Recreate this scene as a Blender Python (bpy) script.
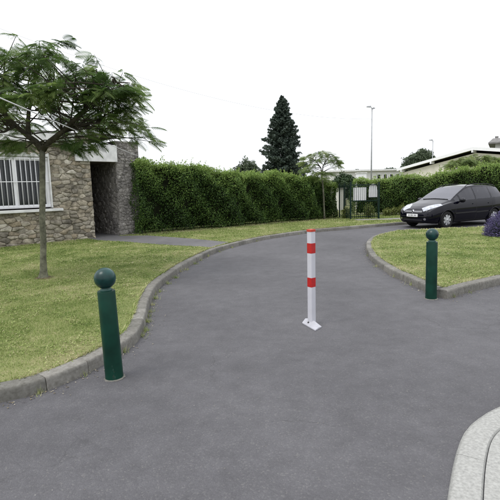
import bpy, bmesh, math, random
import numpy as np
from mathutils import Vector, Matrix, Euler
from mathutils.bvhtree import BVHTree
from mathutils.geometry import tessellate_polygon

for o in list(bpy.data.objects):
    bpy.data.objects.remove(o)
S = bpy.context.scene
COL = S.collection
R = math.radians
random.seed(7)
rng = np.random.default_rng(11)

# ------------------------------------------------------------------ camera
CAM_H, FPX, PITCH, ROLL = 1.63, 440.0, math.atan(60/440.0), R(1.52)
fwd = Vector((0, math.cos(PITCH), -math.sin(PITCH)))
up0 = Vector((0, math.sin(PITCH), math.cos(PITCH)))
rt0 = Vector((1, 0, 0))
rt = rt0*math.cos(ROLL) - up0*math.sin(ROLL)
upv = up0*math.cos(ROLL) + rt0*math.sin(ROLL)
cd = bpy.data.cameras.new('camera')
cam = bpy.data.objects.new('camera', cd)
COL.objects.link(cam)
cd.sensor_width = 36; cd.sensor_fit = 'HORIZONTAL'
cd.lens = FPX/500*36
cd.clip_start = 0.05; cd.clip_end = 2000
M = Matrix((rt, upv, -fwd)).transposed().to_4x4()
M.translation = (0, 0, CAM_H)
cam.matrix_world = M
S.camera = cam

# ------------------------------------------------------------------ sky, sun, exposure
SUN_EL, SUN_AZ = R(58), R(238)
w = bpy.data.worlds.new('World'); S.world = w; w.use_nodes = True
nt = w.node_tree; nt.nodes.clear()
sky = nt.nodes.new('ShaderNodeTexSky'); sky.sky_type = 'NISHITA'; sky.sun_disc = False
sky.sun_elevation = SUN_EL; sky.sun_rotation = SUN_AZ
sky.dust_density = 4; sky.ozone_density = 1.0
hs = nt.nodes.new('ShaderNodeHueSaturation'); hs.inputs['Saturation'].default_value = 0.25
mx = nt.nodes.new('ShaderNodeMix'); mx.data_type = 'RGBA'
mx.inputs[0].default_value = 0.8                       # thick, even cloud over the clear sky
mx.inputs[7].default_value = (9.3, 9.5, 9.9, 1)
bg = nt.nodes.new('ShaderNodeBackground'); bg.inputs['Strength'].default_value = 0.1
wo = nt.nodes.new('ShaderNodeOutputWorld')
nt.links.new(sky.outputs[0], hs.inputs['Color']); nt.links.new(hs.outputs[0], mx.inputs[6])
tc = nt.nodes.new('ShaderNodeTexCoord'); sx = nt.nodes.new('ShaderNodeSeparateXYZ'); nt.links.new(tc.outputs['Generated'], sx.inputs[0])
cl = nt.nodes.new('ShaderNodeMath'); cl.operation = 'MAXIMUM'; cl.inputs[1].default_value = 0; nt.links.new(sx.outputs['Z'], cl.inputs[0])
gr = nt.nodes.new('ShaderNodeMath'); gr.operation = 'MULTIPLY_ADD'; gr.inputs[1].default_value = .80; gr.inputs[2].default_value = .88; nt.links.new(cl.outputs[0], gr.inputs[0])
vm = nt.nodes.new('ShaderNodeVectorMath'); vm.operation = 'SCALE'; nt.links.new(mx.outputs[2], vm.inputs[0]); nt.links.new(gr.outputs[0], vm.inputs['Scale'])
nt.links.new(vm.outputs[0], bg.inputs['Color']); nt.links.new(bg.outputs[0], wo.inputs[0])
ld = bpy.data.lights.new('sun', 'SUN'); ld.energy = .9; ld.angle = R(25); ld.color = (1, .97, .92)
sun = bpy.data.objects.new('sun', ld); COL.objects.link(sun)
sd = Vector((math.sin(SUN_AZ)*math.cos(SUN_EL), math.cos(SUN_AZ)*math.cos(SUN_EL), math.sin(SUN_EL)))
sun.rotation_euler = sd.to_track_quat('Z', 'Y').to_euler()
sun.location = (0, 0, 30)
S.view_settings.view_transform = 'Standard'; S.view_settings.look = 'None'
S.view_settings.exposure = 0.55; S.view_settings.gamma = 1; S.view_settings.use_curve_mapping = False

# ------------------------------------------------------------------ pixel -> place
def ray(px, py):
    return (fwd*FPX + rt*(px-250) + upv*(250-py)).normalized()
def G(px, py, z=0.0):                       # where the line of sight meets the level z
    d = ray(px, py); t = (z-CAM_H)/d.z
    return Vector((d.x*t, d.y*t, z))
def D(px, py, y):                           # at a known distance y
    d = ray(px, py); t = y/d.y
    return Vector((d.x*t, y, CAM_H+d.z*t))

# ------------------------------------------------------------------ helpers
def tag(o, label=None, cat=None, group=None, kind=None):
    if label: o['label'] = label
    if cat: o['category'] = cat
    if group: o['group'] = group
    if kind: o['kind'] = kind
    return o
def empty(name, loc=(0, 0, 0), rz=0):
    o = bpy.data.objects.new(name, None); COL.objects.link(o)
    o.location = loc; o.rotation_euler = (0, 0, rz); o.empty_display_size = .2
    return o
def link(name, me, m=None, parent=None):
    o = bpy.data.objects.new(name, me); COL.objects.link(o)
    if m is not None and len(me.materials) == 0: me.materials.append(m)
    if parent: o.parent = parent
    return o
def pyobj(name, verts, faces, m, parent=None, smooth=False):
    me = bpy.data.meshes.new(name)
    me.from_pydata([tuple(v) for v in verts], [], [tuple(f) for f in faces]); me.update()
    if smooth: me.shade_smooth()
    return link(name, me, m, parent)
def npmesh(name, V, F, m, parent=None, tint=None, smooth=False):
    """V (n,3), F (k,3|4) as arrays; tint one value per face"""
    me = bpy.data.meshes.new(name)
    k = F.shape[1]; n = len(F)
    me.vertices.add(len(V)); me.vertices.foreach_set('co', V.astype(np.float32).ravel())
    me.loops.add(n*k); me.loops.foreach_set('vertex_index', F.astype(np.int32).ravel())
    me.polygons.add(n)
    me.polygons.foreach_set('loop_start', np.arange(n, dtype=np.int32)*k)
    me.polygons.foreach_set('loop_total', np.full(n, k, dtype=np.int32))
    if smooth: me.polygons.foreach_set('use_smooth', np.ones(n, dtype=bool))
    me.update(calc_edges=True)
    if tint is not None:
        a = me.attributes.new('tint', 'FLOAT', 'FACE'); a.data.foreach_set('value', tint.astype(np.float32))
    return link(name, me, m, parent)

class MB:
    def __init__(s): s.v = []; s.f = []
    def add(s, vs, fs):
        b = len(s.v); s.v += [Vector(v) for v in vs]; s.f += [tuple(i+b for i in f) for f in fs]
    def box(s, a, b):
        x0, y0, z0 = a; x1, y1, z1 = b
        s.add([(x0,y0,z0),(x1,y0,z0),(x1,y1,z0),(x0,y1,z0),(x0,y0,z1),(x1,y0,z1),(x1,y1,z1),(x0,y1,z1)],
              [(0,3,2,1),(4,5,6,7),(0,1,5,4),(1,2,6,5),(2,3,7,6),(3,0,4,7)])
    def tube(s, pts, rad, seg=8, cap=True):
        pts = [Vector(p) for p in pts]; n = len(pts)
        if not hasattr(rad, '__len__'): rad = [rad]*n
        b = len(s.v); ref = None
        for i, p in enumerate(pts):
            t = (pts[min(i+1, n-1)]-pts[max(i-1, 0)]).normalized()
            if ref is None: ref = t.orthogonal().normalized()
            ref = (ref - t*ref.dot(t)).normalized(); bi = t.cross(ref)
            for k in range(seg):
                a = 2*math.pi*k/seg
                s.v.append(p + (ref*math.cos(a)+bi*math.sin(a))*rad[i])
        for i in range(n-1):
            for k in range(seg):
                k2 = (k+1) % seg
                s.f.append((b+i*seg+k, b+i*seg+k2, b+(i+1)*seg+k2, b+(i+1)*seg+k))
        if cap:
            s.f.append(tuple(b+k for k in reversed(range(seg))))
            s.f.append(tuple(b+(n-1)*seg+k for k in range(seg)))
    def lathe(s, prof, seg=24, axis='Z', c=(0,0,0)):
        b = len(s.v); c = Vector(c); n = len(prof)
        for r, z in prof:
            for k in range(seg):
                a = 2*math.pi*k/seg
                p = (r*math.cos(a), r*math.sin(a), z)
                if axis == 'Y': p = (r*math.cos(a), z, r*math.sin(a))
                s.v.append(c+Vector(p))
        for i in range(n-1):
            for k in range(seg):
                k2 = (k+1) % seg
                q = (b+i*seg+k, b+i*seg+k2, b+(i+1)*seg+k2, b+(i+1)*seg+k)
                s.f.append(q if axis == 'Z' else q[::-1])
    def build(s, name, m, parent=None, smooth=False, bevel=0):
        o = pyobj(name, s.v, s.f, m, parent, smooth)
        if bevel:
            bm = bmesh.new(); bm.from_mesh(o.data)
            bmesh.ops.bevel(bm, geom=bm.edges[:], offset=bevel, segments=2, affect='EDGES', clamp_overlap=True)
            bm.to_mesh(o.data); bm.free()
        return o
def auto_smooth(o, ang=35):
    me = o.data; me.shade_smooth()
    bm = bmesh.new(); bm.from_mesh(me)
    for e in bm.edges:
        if len(e.link_faces) != 2 or e.calc_face_angle(0) > R(ang): e.smooth = False
    bm.to_mesh(me); bm.free()
    return o

# ------------------------------------------------------------------ materials
def nd(nt, t, **kw):
    n = nt.nodes.new(t)
    for k, v in kw.items(): setattr(n, k, v)
    return n
def newmat(name):
    m = bpy.data.materials.new(name); m.use_nodes = True
    nt = m.node_tree; b = nt.nodes['Principled BSDF']
    return m, nt, b
def ramp(nt, src, stops):
    r = nt.nodes.new('ShaderNodeValToRGB')
    e = r.color_ramp.elements
    while len(e) < len(stops): e.new(.5)
    for x, (p, c) in zip(e, stops): x.position = p; x.color = (*c, 1)
    nt.links.new(src, r.inputs[0]); return r
def mixc(nt, fac, a, b, mode='MIX'):
    m = nt.nodes.new('ShaderNodeMix'); m.data_type = 'RGBA'; m.blend_type = mode
    for i, v in ((0, fac), (6, a), (7, b)):
        if isinstance(v, (int, float)): m.inputs[i].default_value = v
        elif isinstance(v, tuple): m.inputs[i].default_value = (*v, 1)
        else: nt.links.new(v, m.inputs[i])
    return m.outputs[2]
def noise_node(nt, vec, scale, detail=4, rough=.55):
    n = nt.nodes.new('ShaderNodeTexNoise'); n.inputs['Scale'].default_value = scale
    n.inputs['Detail'].default_value = detail; n.inputs['Roughness'].default_value = rough
    nt.links.new(vec, n.inputs['Vector']); return n.outputs[0]
def wpos(nt):
    return nt.nodes.new('ShaderNodeNewGeometry').outputs['Position']
def opos(nt):
    return nt.nodes.new('ShaderNodeTexCoord').outputs['Object']
def bump(nt, b, h, strength=.4, dist=.01):
    n = nt.nodes.new('ShaderNodeBump'); n.inputs['Strength'].default_value = strength; n.inputs['Distance'].default_value = dist
    nt.links.new(h, n.inputs['Height']); nt.links.new(n.outputs[0], b.inputs['Normal'])
def pm(name, col, rough=.6, spec=.4, metal=0, var=.25, scale=6, bscale=0, bstr=.2, bdist=.004, coat=0):
    m, nt, b = newmat(name)
    b.inputs['Roughness'].default_value = rough; b.inputs['Specular IOR Level'].default_value = spec
    b.inputs['Metallic'].default_value = metal; b.inputs['Coat Weight'].default_value = coat
    b.inputs['Coat Roughness'].default_value = .05
    p = opos(nt)
    n = noise_node(nt, p, scale)
    c = ramp(nt, n, [(.3, tuple(x*(1-var) for x in col)), (.7, tuple(min(1, x*(1+var)) for x in col))])
    nt.links.new(c.outputs[0], b.inputs['Base Color'])
    if bscale: bump(nt, b, noise_node(nt, p, bscale, 5), bstr, bdist)
    return m
def leafmat(name, stops, transl=.35, rough=.5, spec=.3):
    """colour from the per-face tint attribute, plus light through the leaf"""
    m, nt, b = newmat(name)
    a = nd(nt, 'ShaderNodeAttribute', attribute_name='tint')
    c = ramp(nt, a.outputs['Fac'], stops)
    nt.links.new(c.outputs[0], b.inputs['Base Color'])
    b.inputs['Roughness'].default_value = rough; b.inputs['Specular IOR Level'].default_value = spec
    t = nt.nodes.new('ShaderNodeBsdfTranslucent'); nt.links.new(c.outputs[0], t.inputs['Color'])
    mxs = nt.nodes.new('ShaderNodeMixShader'); mxs.inputs[0].default_value = transl
    nt.links.new(b.outputs[0], mxs.inputs[1]); nt.links.new(t.outputs[0], mxs.inputs[2])
    nt.links.new(mxs.outputs[0], nt.nodes['Material Output'].inputs['Surface'])
    return m

def asphalt_mat(name, base, blue=1.06, speck=.5, big=.22):
    m, nt, b = newmat(name)
    p = wpos(nt)
    v = nd(nt, 'ShaderNodeTexVoronoi'); v.inputs['Scale'].default_value = 110; nt.links.new(p, v.inputs['Vector'])
    sep = nt.nodes.new('ShaderNodeSeparateColor'); nt.links.new(v.outputs['Color'], sep.inputs[0])
    c = ramp(nt, sep.outputs[0], [(0, (base*.66, base*.645, base*.66*blue)), (.6, (base, base*.975, base*blue)),
                                   (.9, (base*1.3, base*1.3, base*1.3*blue)), (1, (base*2.3, base*2.25, base*2.1))])
    plain = mixc(nt, speck, (base, base*.975, base*blue), c.outputs[0])
    n1 = noise_node(nt, p, .55, 5, .6)
    r1 = ramp(nt, n1, [(.3, (1-big, 1-big, 1-big)), (.7, (1+big*.6, 1+big*.6, 1+big*.55))])
    c2 = mixc(nt, 1.0, plain, r1.outputs[0], 'MULTIPLY')
    n2 = noise_node(nt, p, 5, 6, .7)
    r2 = ramp(nt, n2, [(.32, (.84, .84, .84)), (.66, (1.14, 1.14, 1.14))])
    c3 = mixc(nt, .8, c2, r2.outputs[0], 'MULTIPLY')
    # pale grit and bits
    v2 = nd(nt, 'ShaderNodeTexVoronoi'); v2.inputs['Scale'].default_value = 13; nt.links.new(p, v2.inputs['Vector'])
    v2.inputs['Randomness'].default_value = 1
    r3 = ramp(nt, v2.outputs['Distance'], [(.045, (1, 1, 1)), (.06, (0, 0, 0))])
    n3 = noise_node(nt, p, 1.6, 3); r4 = ramp(nt, n3, [(.5, (0, 0, 0)), (.62, (1, 1, 1))])
    mm = nd(nt, 'ShaderNodeMath', operation='MULTIPLY'); nt.links.new(r3.outputs[0], mm.inputs[0]); nt.links.new(r4.outputs[0], mm.inputs[1])
    mm2 = nd(nt, 'ShaderNodeMath', operation='MULTIPLY'); nt.links.new(mm.outputs[0], mm2.inputs[0]); mm2.inputs[1].default_value = .7
    c4 = mixc(nt, mm2.outputs[0], c3, (.3, .29, .26))
    # hairline cracks, here and there
    v3 = nd(nt, 'ShaderNodeTexVoronoi', feature='DISTANCE_TO_EDGE'); v3.inputs['Scale'].default_value = .55
    wv = nd(nt, 'ShaderNodeVectorMath', operation='MULTIPLY_ADD'); nn_ = nt.nodes.new('ShaderNodeTexNoise'); nn_.inputs['Scale'].default_value = 2.2; nn_.inputs['Detail'].default_value = 6; nt.links.new(p, nn_.inputs['Vector'])
    nt.links.new(nn_.outputs['Color'], wv.inputs[0]); wv.inputs[1].default_value = (.55, .55, 0); nt.links.new(p, wv.inputs[2]); nt.links.new(wv.outputs[0], v3.inputs['Vector'])
    r5 = ramp(nt, v3.outputs['Distance'], [(.0012, (1, 1, 1)), (.0035, (0, 0, 0))])
    r6 = ramp(nt, noise_node(nt, p, .45, 2), [(.50, (0, 0, 0)), (.58, (.4, .4, .4))])
    m5 = nd(nt, 'ShaderNodeMath', operation='MULTIPLY'); nt.links.new(r5.outputs[0], m5.inputs[0]); nt.links.new(r6.outputs[0], m5.inputs[1])
    c4 = mixc(nt, m5.outputs[0], c4, (.03, .03, .03))
    # old oil and damp stains
    r7 = ramp(nt, noise_node(nt, p, .9, 3, .5), [(.60, (0, 0, 0)), (.72, (.18, .18, .18))])
    c4 = mixc(nt, r7.outputs[0], c4, (.05, .05, .053))
    nt.links.new(c4, b.inputs['Base Color'])
    b.inputs['Roughness'].default_value = .82; b.inputs['Specular IOR Level'].default_value = .3
    nb = noise_node(nt, p, 130, 3, .6)
    ad = nd(nt, 'ShaderNodeMath', operation='MULTIPLY_ADD'); nt.links.new(v.outputs['Distance'], ad.inputs[0]); ad.inputs[1].default_value = -1.0; nt.links.new(nb, ad.inputs[2])
    bump(nt, b, ad.outputs[0], .55, .006)
    return m

def stone_mat(name, stops, nsc=14, dark=(.05,.05,.05), darkamt=.4, bst=.6, bd=.015, lo=.5):
    m, nt, b = newmat(name)
    oi = nt.nodes.new('ShaderNodeObjectInfo')
    p = wpos(nt)
    c = ramp(nt, oi.outputs['Random'], stops)
    n = noise_node(nt, p, nsc, 6, .65)
    r = ramp(nt, n, [(.3, (lo, lo*.97, lo*.92)), (.66, (1.22, 1.21, 1.19))])
    c2 = mixc(nt, 1, c.outputs[0], r.outputs[0], 'MULTIPLY')
    n2 = noise_node(nt, p, 3.2, 5, .7)
    r2 = ramp(nt, n2, [(.48, (0, 0, 0)), (.72, (darkamt, darkamt, darkamt))])
    c3 = mixc(nt, r2.outputs[0], c2, dark)
    nt.links.new(c3, b.inputs['Base Color']); b.inputs['Roughness'].default_value = .9
    b.inputs['Specular IOR Level'].default_value = .15
    bump(nt, b, noise_node(nt, p, 38, 6, .65), bst, bd)
    return m

def grass_ground_mat(name, blades=False):
    """short lawn: green, with dry straw-coloured patches; 'tint' carries wear near the kerb"""
    m, nt, b = newmat(name)
    p = wpos(nt)
    n = noise_node(nt, p, .9, 5, .6)
    n2 = noise_node(nt, p, 6.0, 4, .6)
    ad = nd(nt, 'ShaderNodeMath', operation='MULTIPLY_ADD'); nt.links.new(n2, ad.inputs[0]); ad.inputs[1].default_value = .45; nt.links.new(n, ad.inputs[2])
    if blades:
        a = nd(nt, 'ShaderNodeAttribute', attribute_name='tint')
        s2 = nd(nt, 'ShaderNodeMath', operation='ADD'); nt.links.new(ad.outputs[0], s2.inputs[0]); nt.links.new(a.outputs['Fac'], s2.inputs[1])
        src = s2.outputs[0]
        stops = [(.34, (.095, .155, .034)), (.56, (.215, .275, .08)), (.76, (.345, .39, .155)), (.95, (.48, .44, .27))]
    else:
        src = ad.outputs[0]
        stops = [(.45, (.12, .15, .045)), (.72, (.17, .185, .07)), (.95, (.25, .225, .12))]
    c = ramp(nt, src, stops)
    nt.links.new(c.outputs[0], b.inputs['Base Color'])
    b.inputs['Roughness'].default_value = .7; b.inputs['Specular IOR Level'].default_value = .15
    if blades:
        t = nt.nodes.new('ShaderNodeBsdfTranslucent'); nt.links.new(c.outputs[0], t.inputs['Color'])
        mxs = nt.nodes.new('ShaderNodeMixShader'); mxs.inputs[0].default_value = .35
        nt.links.new(b.outputs[0], mxs.inputs[1]); nt.links.new(t.outputs[0], mxs.inputs[2])
        nt.links.new(mxs.outputs[0], nt.nodes['Material Output'].inputs['Surface'])
    else:
        bump(nt, b, noise_node(nt, p, 60, 4), .5, .02)
    return m

MA = {}
MA['asphalt'] = asphalt_mat('asphalt', .090, 1.05, .26, .22)
MA['path'] = asphalt_mat('path_asphalt', .115, 1.0, .35)
MA['lawn'] = grass_ground_mat('lawn_soil')
MA['blade'] = grass_ground_mat('grass_blades', True)
MA['land'] = pm('far_land', (.12, .13, .06), .9, .1, scale=.2)
MA['kerb'] = stone_mat('kerb_concrete', [(0, (.13, .128, .118)), (.5, (.165, .161, .149)), (1, (.205, .20, .186))], 30, (.07, .07, .06), .55, .35, .004, .72)
MA['concrete'] = pm('pale_concrete', (.29, .29, .275), .9, .2, var=.2, scale=55, bscale=110, bstr=.5)
MA['pavegrey'] = pm('grey_paving', (.20, .195, .185), .9, .15, var=.15, scale=5)
MA['kmortar'] = pm('kerb_mortar', (.22, .215, .20), .95, .1, var=.3, scale=12)
MA['footgrey'] = pm('foot_coating', (.36, .36, .39), .5, .4, var=.1, scale=20, bscale=60, bstr=.1)
MA['green'] = pm('green_paint', (.004, .032, .021), .36, .22, var=.35, scale=5, bscale=30, bstr=.08)
MA['gategreen'] = pm('gate_green', (.004, .018, .012), .45, .25, var=.3, scale=6)
MA['ballgreen'] = pm('green_ball_paint', (.005, .036, .033), .27, .32, var=.45, scale=9, bscale=40, bstr=.10)
def scuff(m, col, sc, thr, amt):
    nt = m.node_tree; b = nt.nodes['Principled BSDF']; src = b.inputs['Base Color'].links[0].from_socket
    mp = nt.nodes.new('ShaderNodeMapping'); mp.inputs['Scale'].default_value = sc; nt.links.new(opos(nt), mp.inputs[0])
    r = ramp(nt, noise_node(nt, mp.outputs[0], 1, 5, .7), [(thr, (0, 0, 0)), (thr+.035, (amt, amt, amt))])
    nt.links.new(mixc(nt, r.outputs[0], src, col), b.inputs['Base Color'])
scuff(MA['green'], (.06, .10, .085), (38, 38, 7), .66, .8); scuff(MA['green'], (.045, .042, .035), (9, 9, 5), .63, .5)
scuff(MA['ballgreen'], (.10, .15, .14), (30, 30, 30), .68, .7)
MA['collar'] = pm('worn_green', (.03, .075, .065), .5, .3, var=.3, scale=30)
MA['postwhite'] = pm('post_white', (.47, .47, .51), .35, .5, var=.04, scale=8, bscale=60, bstr=.03)
MA['white'] = pm('white_paint', (.76, .76, .78), .35, .5, var=.04, scale=8, bscale=60, bstr=.03)
scuff(MA['postwhite'], (.30, .29, .27), (30, 30, 6), .66, .5)
MA['offwhite'] = pm('weathered_white', (.62, .62, .61), .6, .3, var=.16, scale=5, bscale=40, bstr=.1)
MA['red'] = pm('red_reflective', (.38, .010, .010), .35, .5, var=.12, scale=30)
MA['redcap'] = pm('red_plastic_cap', (.40, .04, .02), .5, .4, var=.1, scale=30)
MA['black'] = pm('black_plastic', (.012, .012, .014), .5, .4, var=.2, scale=20)
MA['hole'] = pm('dark_steel', (.03, .03, .03), .4, .5, .6, var=.2, scale=20)
MA['mortar'] = stone_mat('mortar', [(0, (.23, .21, .165)), (1, (.23, .21, .165))], 18, (.05, .045, .035), .7)
MA['stone'] = stone_mat('rubble_stone', [(0, (.24, .22, .18)), (.2, (.37, .342, .285)), (.4, (.31, .265, .195)), (.55, (.46, .43, .36)), (.7, (.19, .175, .148)), (.85, (.35, .31, .24)), (1, (.50, .475, .41))], 9, (.05, .045, .038), .75)
MA['dstone'] = stone_mat('grey_rubble', [(0, (.19, .18, .175)), (.4, (.27, .258, .245)), (.7, (.21, .20, .193)), (1, (.36, .345, .325))], 17, (.045, .044, .042), .7)
MA['dmortar'] = stone_mat('grey_mortar', [(0, (.24, .23, .215)), (1, (.24, .23, .215))], 20, (.035, .035, .035), .7)
MA['pane'] = pm('dark_window_glass', (.015, .018, .02), .06, .6, var=.1)
MA['curtain'] = pm('net_curtain', (.42, .42, .43), .9, .1, var=.15, scale=12)
MA['door'] = pm('dark_door', (.03, .022, .016), .6, .3, var=.2)
MA['roof'] = pm('grey_roof', (.17, .165, .16), .85, .2, var=.2, scale=3, bscale=14, bstr=.5)
MA['cream'] = pm('cream_render', (.60, .58, .50), .85, .15, var=.06, scale=2)
MA['pale'] = pm('pale_render', (.56, .56, .53), .85, .15, var=.06, scale=1)
MA['wood'] = pm('brown_soffit', (.10, .085, .065), .8, .2)
MA['steel'] = pm('galvanised', (.30, .31, .32), .5, .4, .3, var=.15, scale=4)
MA['cable'] = pm('white_cable', (.62, .62, .64), .6, .3, var=.05)
MA['dcable'] = pm('grey_cable', (.2, .2, .2), .7, .3, var=.05)
MA['bark'] = pm('smooth_bark', (.125, .125, .09), .85, .15, var=.5, scale=11, bscale=45, bstr=.6, bdist=.01)
MA['shadebark'] = pm('shaded_branch_bark', (.055, .05, .036), .85, .1, var=.4, scale=14, bscale=45, bstr=.5, bdist=.008)  # darker bark: crown shade painted into the colour of branches and twigs
MA['soil'] = pm('bare_soil', (.10, .078, .05), .95, .1, var=.4, scale=30, bscale=60, bstr=.8, bdist=.01)
MA['dbark'] = pm('dark_bark', (.06, .05, .04), .9, .1, var=.3, scale=9, bscale=30, bstr=.6, bdist=.01)
MA['mimosa'] = leafmat('feathery_leaf', [(0, (.024, .055, .012)), (.5, (.080, .140, .032)), (1, (.20, .27, .08))], .5)
MA['mimosa2'] = leafmat('feathery_leaf_pale', [(0, (.07, .12, .03)), (.5, (.14, .20, .055)), (1, (.24, .29, .10))], .4)
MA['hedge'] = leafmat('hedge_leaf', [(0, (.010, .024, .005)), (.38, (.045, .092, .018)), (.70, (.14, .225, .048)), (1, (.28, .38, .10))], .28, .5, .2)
MA['hcore'] = pm('hedge_twigs', (.008, .010, .005), .95, .05, var=.4, scale=8)
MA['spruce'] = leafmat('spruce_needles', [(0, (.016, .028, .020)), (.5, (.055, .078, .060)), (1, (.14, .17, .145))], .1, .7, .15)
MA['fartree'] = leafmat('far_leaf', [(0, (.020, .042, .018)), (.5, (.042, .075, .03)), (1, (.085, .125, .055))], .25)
MA['hazy'] = leafmat('hazed_leaf', [(0, (.05, .07, .04)), (.5, (.085, .115, .065)), (1, (.14, .17, .10))], .3)  # foliage lightened: haze of distance painted into the colour
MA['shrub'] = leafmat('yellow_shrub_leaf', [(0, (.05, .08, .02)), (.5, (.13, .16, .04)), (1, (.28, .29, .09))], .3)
MA['lavg'] = leafmat('lavender_stem', [(0, (.07, .10, .06)), (1, (.15, .19, .12))], .2)
MA['lavp'] = leafmat('lavender_flower', [(0, (.05, .042, .10)), (.5, (.095, .08, .18)), (1, (.17, .145, .28))], .2)
MA['debris'] = leafmat('kerb_litter', [(0, (.05, .045, .035)), (.5, (.16, .13, .08)), (1, (.34, .31, .25))], .05)

# ------------------------------------------------------------------ ground, road, lawns
def sheet(name, poly, z, m, label=None):
    vs = [Vector((p[0], p[1], z)) for p in poly]
    tris = tessellate_polygon([vs])
    me = bpy.data.meshes.new(name)
    me.from_pydata([tuple(v) for v in vs], [], [tuple(t) for t in tris]); me.update()
    bm = bmesh.new(); bm.from_mesh(me); bmesh.ops.recalc_face_normals(bm, faces=bm.faces[:])
    for f in bm.faces:
        if f.normal.z < 0: f.normal_flip()
    bm.to_mesh(me); bm.free()
    return tag(link(name, me, m), kind='structure')

def spline(pts, step=.06):
    P = np.array([[p[0], p[1]] for p in pts]); n = len(P); out = []
    for i in range(n-1):
        p0 = P[max(i-1, 0)]; p1 = P[i]; p2 = P[i+1]; p3 = P[min(i+2, n-1)]
        k = max(2, int(np.linalg.norm(p2-p1)/step))
        for t in np.linspace(0, 1, k, endpoint=False):
            out.append(.5*((2*p1)+(-p0+p2)*t+(2*p0-5*p1+4*p2-p3)*t*t+(-p0+3*p1-3*p2+p3)*t**3))
    out.append(P[-1]); return np.array(out)
def resample(P, step):
    d = np.r_[0, np.cumsum(np.linalg.norm(np.diff(P, axis=0), axis=1))]
    s = np.arange(0, d[-1], step)
    return np.c_[np.interp(s, d, P[:, 0]), np.interp(s, d, P[:, 1])]
def offset(P, w):
    t = np.gradient(P, axis=0); t /= np.linalg.norm(t, axis=1)[:, None]
    return P + np.c_[-t[:, 1], t[:, 0]]*w
def inside(P, poly):
    x, y = P[:, 0], P[:, 1]; r = np.zeros(len(P), bool); n = len(poly)
    for i in range(n):
        x1, y1 = poly[i][0], poly[i][1]; x2, y2 = poly[(i+1) % n][0], poly[(i+1) % n][1]
        c = ((y1 > y) != (y2 > y)) & (x < (x2-x1)*(y-y1)/((y2-y1)+1e-12)+x1)
        r ^= c
    return r

KH, KW, LZ = .112, .165, .10
left_px = [(0, 403), (38, 394), (83, 376), (122, 354), (140, 339), (147, 320), (150, 306), (158, 290), (173, 277.5), (188, 267),
           (214, 253.5), (236, 246.5), (264, 240), (292, 235.5), (314, 232.5), (342, 230), (370, 227.5), (400, 225)]
lp = [G(*p) for p in left_px]
a = lp[0]; b_ = lp[1]
lp = [a+(a-b_)*7, a+(a-b_)*3] + lp
lp += [Vector((9.0, 19.6, 0)), Vector((14, 22.0, 0)), Vector((24, 26, 0))]
KL = resample(spline(lp), .06)
isl_px = [(405, 233), (391, 234.6), (377, 237.6), (369, 242), (365.8, 248), (370, 259.5), (388, 273.5), (405, 282), (424, 291.5), (437, 296.6), (447.5, 299)]
ip = [Vector((20, 20.2, 0)), Vector((12, 16.7, 0)), Vector((8.8, 15.9, 0))] + [G(*p) for p in isl_px]
ip2 = [G(447.5, 299), G(458, 295.7), G(472, 291.6), G(500, 285)]
e1, e2 = ip2[-2], ip2[-1]
ip2 += [e2+(e2-e1)*4, e2+(e2-e1)*12]
KI1 = resample(spline(ip), .06); KI2 = resample(spline(ip2), .06)
KI = np.r_[KI1, KI2]
def lawn_edge(w):
    # inner edge of the island kerb, mitred at the corner
    a_, b2 = offset(KI1, w), offset(KI2, w)
    a_ = a_[:-4]; b2 = b2[4:]
    return np.r_[a_, b2]

sheet('ground', [(-400, -60), (400, -60), (400, 900), (-400, 900)], -.06, MA['land'])
road = sheet('road', [(-30, -12), (40, -12), (40, 40), (-30, 40)], 0, MA['asphalt'])
KLb = offset(KL, KW); KIb = lawn_edge(KW)
lawnL = [tuple(p) for p in offset(KL, KW-.03)] + [(30, 42), (-35, 42), (-35, KL[0][1])]
lawnI = [tuple(p) for p in lawn_edge(KW-.03)] + [(KI[-1][0]+2, KI[0][1])]
sheet('lawn_left', lawnL, LZ, MA['lawn'])
sheet('lawn_right', lawnI, LZ, MA['lawn'])

def kerb(name, C, label, L=.5, KH=KH, m=None):
    root = tag(empty(name, (0, 0, 0)), kind='structure')
    n = max(3, int(round(L/.06)))
    i = 0
    while i + n < len(C):
        k = n + random.choice((-1, 0, 0, 1, 2))
        k = min(k, len(C)-1-i)
        seg = C[i:i+k+1].copy()
        # joint gap
        seg[0] += (seg[1]-seg[0])/np.linalg.norm(seg[1]-seg[0])*.0035
        seg[-1] += (seg[-2]-seg[-1])/np.linalg.norm(seg[-2]-seg[-1])*.0035
        seg = seg[::2] if (len(seg) % 2) else np.r_[seg[:-1:2], seg[-1:]]
        dz = random.uniform(-.003, .003); do = random.uniform(-.003, .003)
        prof = [(0, -.05), (.002, .0), (.010, KH*.72), (.015, KH-.010), (.025, KH-.0015), (.04, KH), (KW-.01, KH), (KW, KH-.012), (KW, -.05)]
        t = np.gradient(seg, axis=0); t /= np.linalg.norm(t, axis=1)[:, None]; nn = np.c_[-t[:, 1], t[:, 0]]
        vs = []; fs = []; q = len(prof)
        for j in range(len(seg)):
            ch = .0
            for w_, h_ in prof:
                p = seg[j]+nn[j]*(w_+do)
                vs.append((p[0], p[1], h_ + (dz if h_ > 0 else 0) ))
        for j in range(len(seg)-1):
            for r_ in range(q-1):
                fs.append((j*q+r_, (j+1)*q+r_, (j+1)*q+r_+1, j*q+r_+1))
        fs.append(tuple(range(q))); fs.append(tuple((len(seg)-1)*q+r_ for r_ in reversed(range(q))))
        o = pyobj('kerbstone', vs, fs, m or MA['kerb'], root)
        bm = bmesh.new(); bm.from_mesh(o.data); bmesh.ops.recalc_face_normals(bm, faces=bm.faces[:]); bm.to_mesh(o.data); bm.free()
        auto_smooth(o, 40)
        i += k
    return root
vis = lambda C, y1, x0, x1: np.array([p for p in C if p[1] < y1 and x0 < p[0] < x1])
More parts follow.
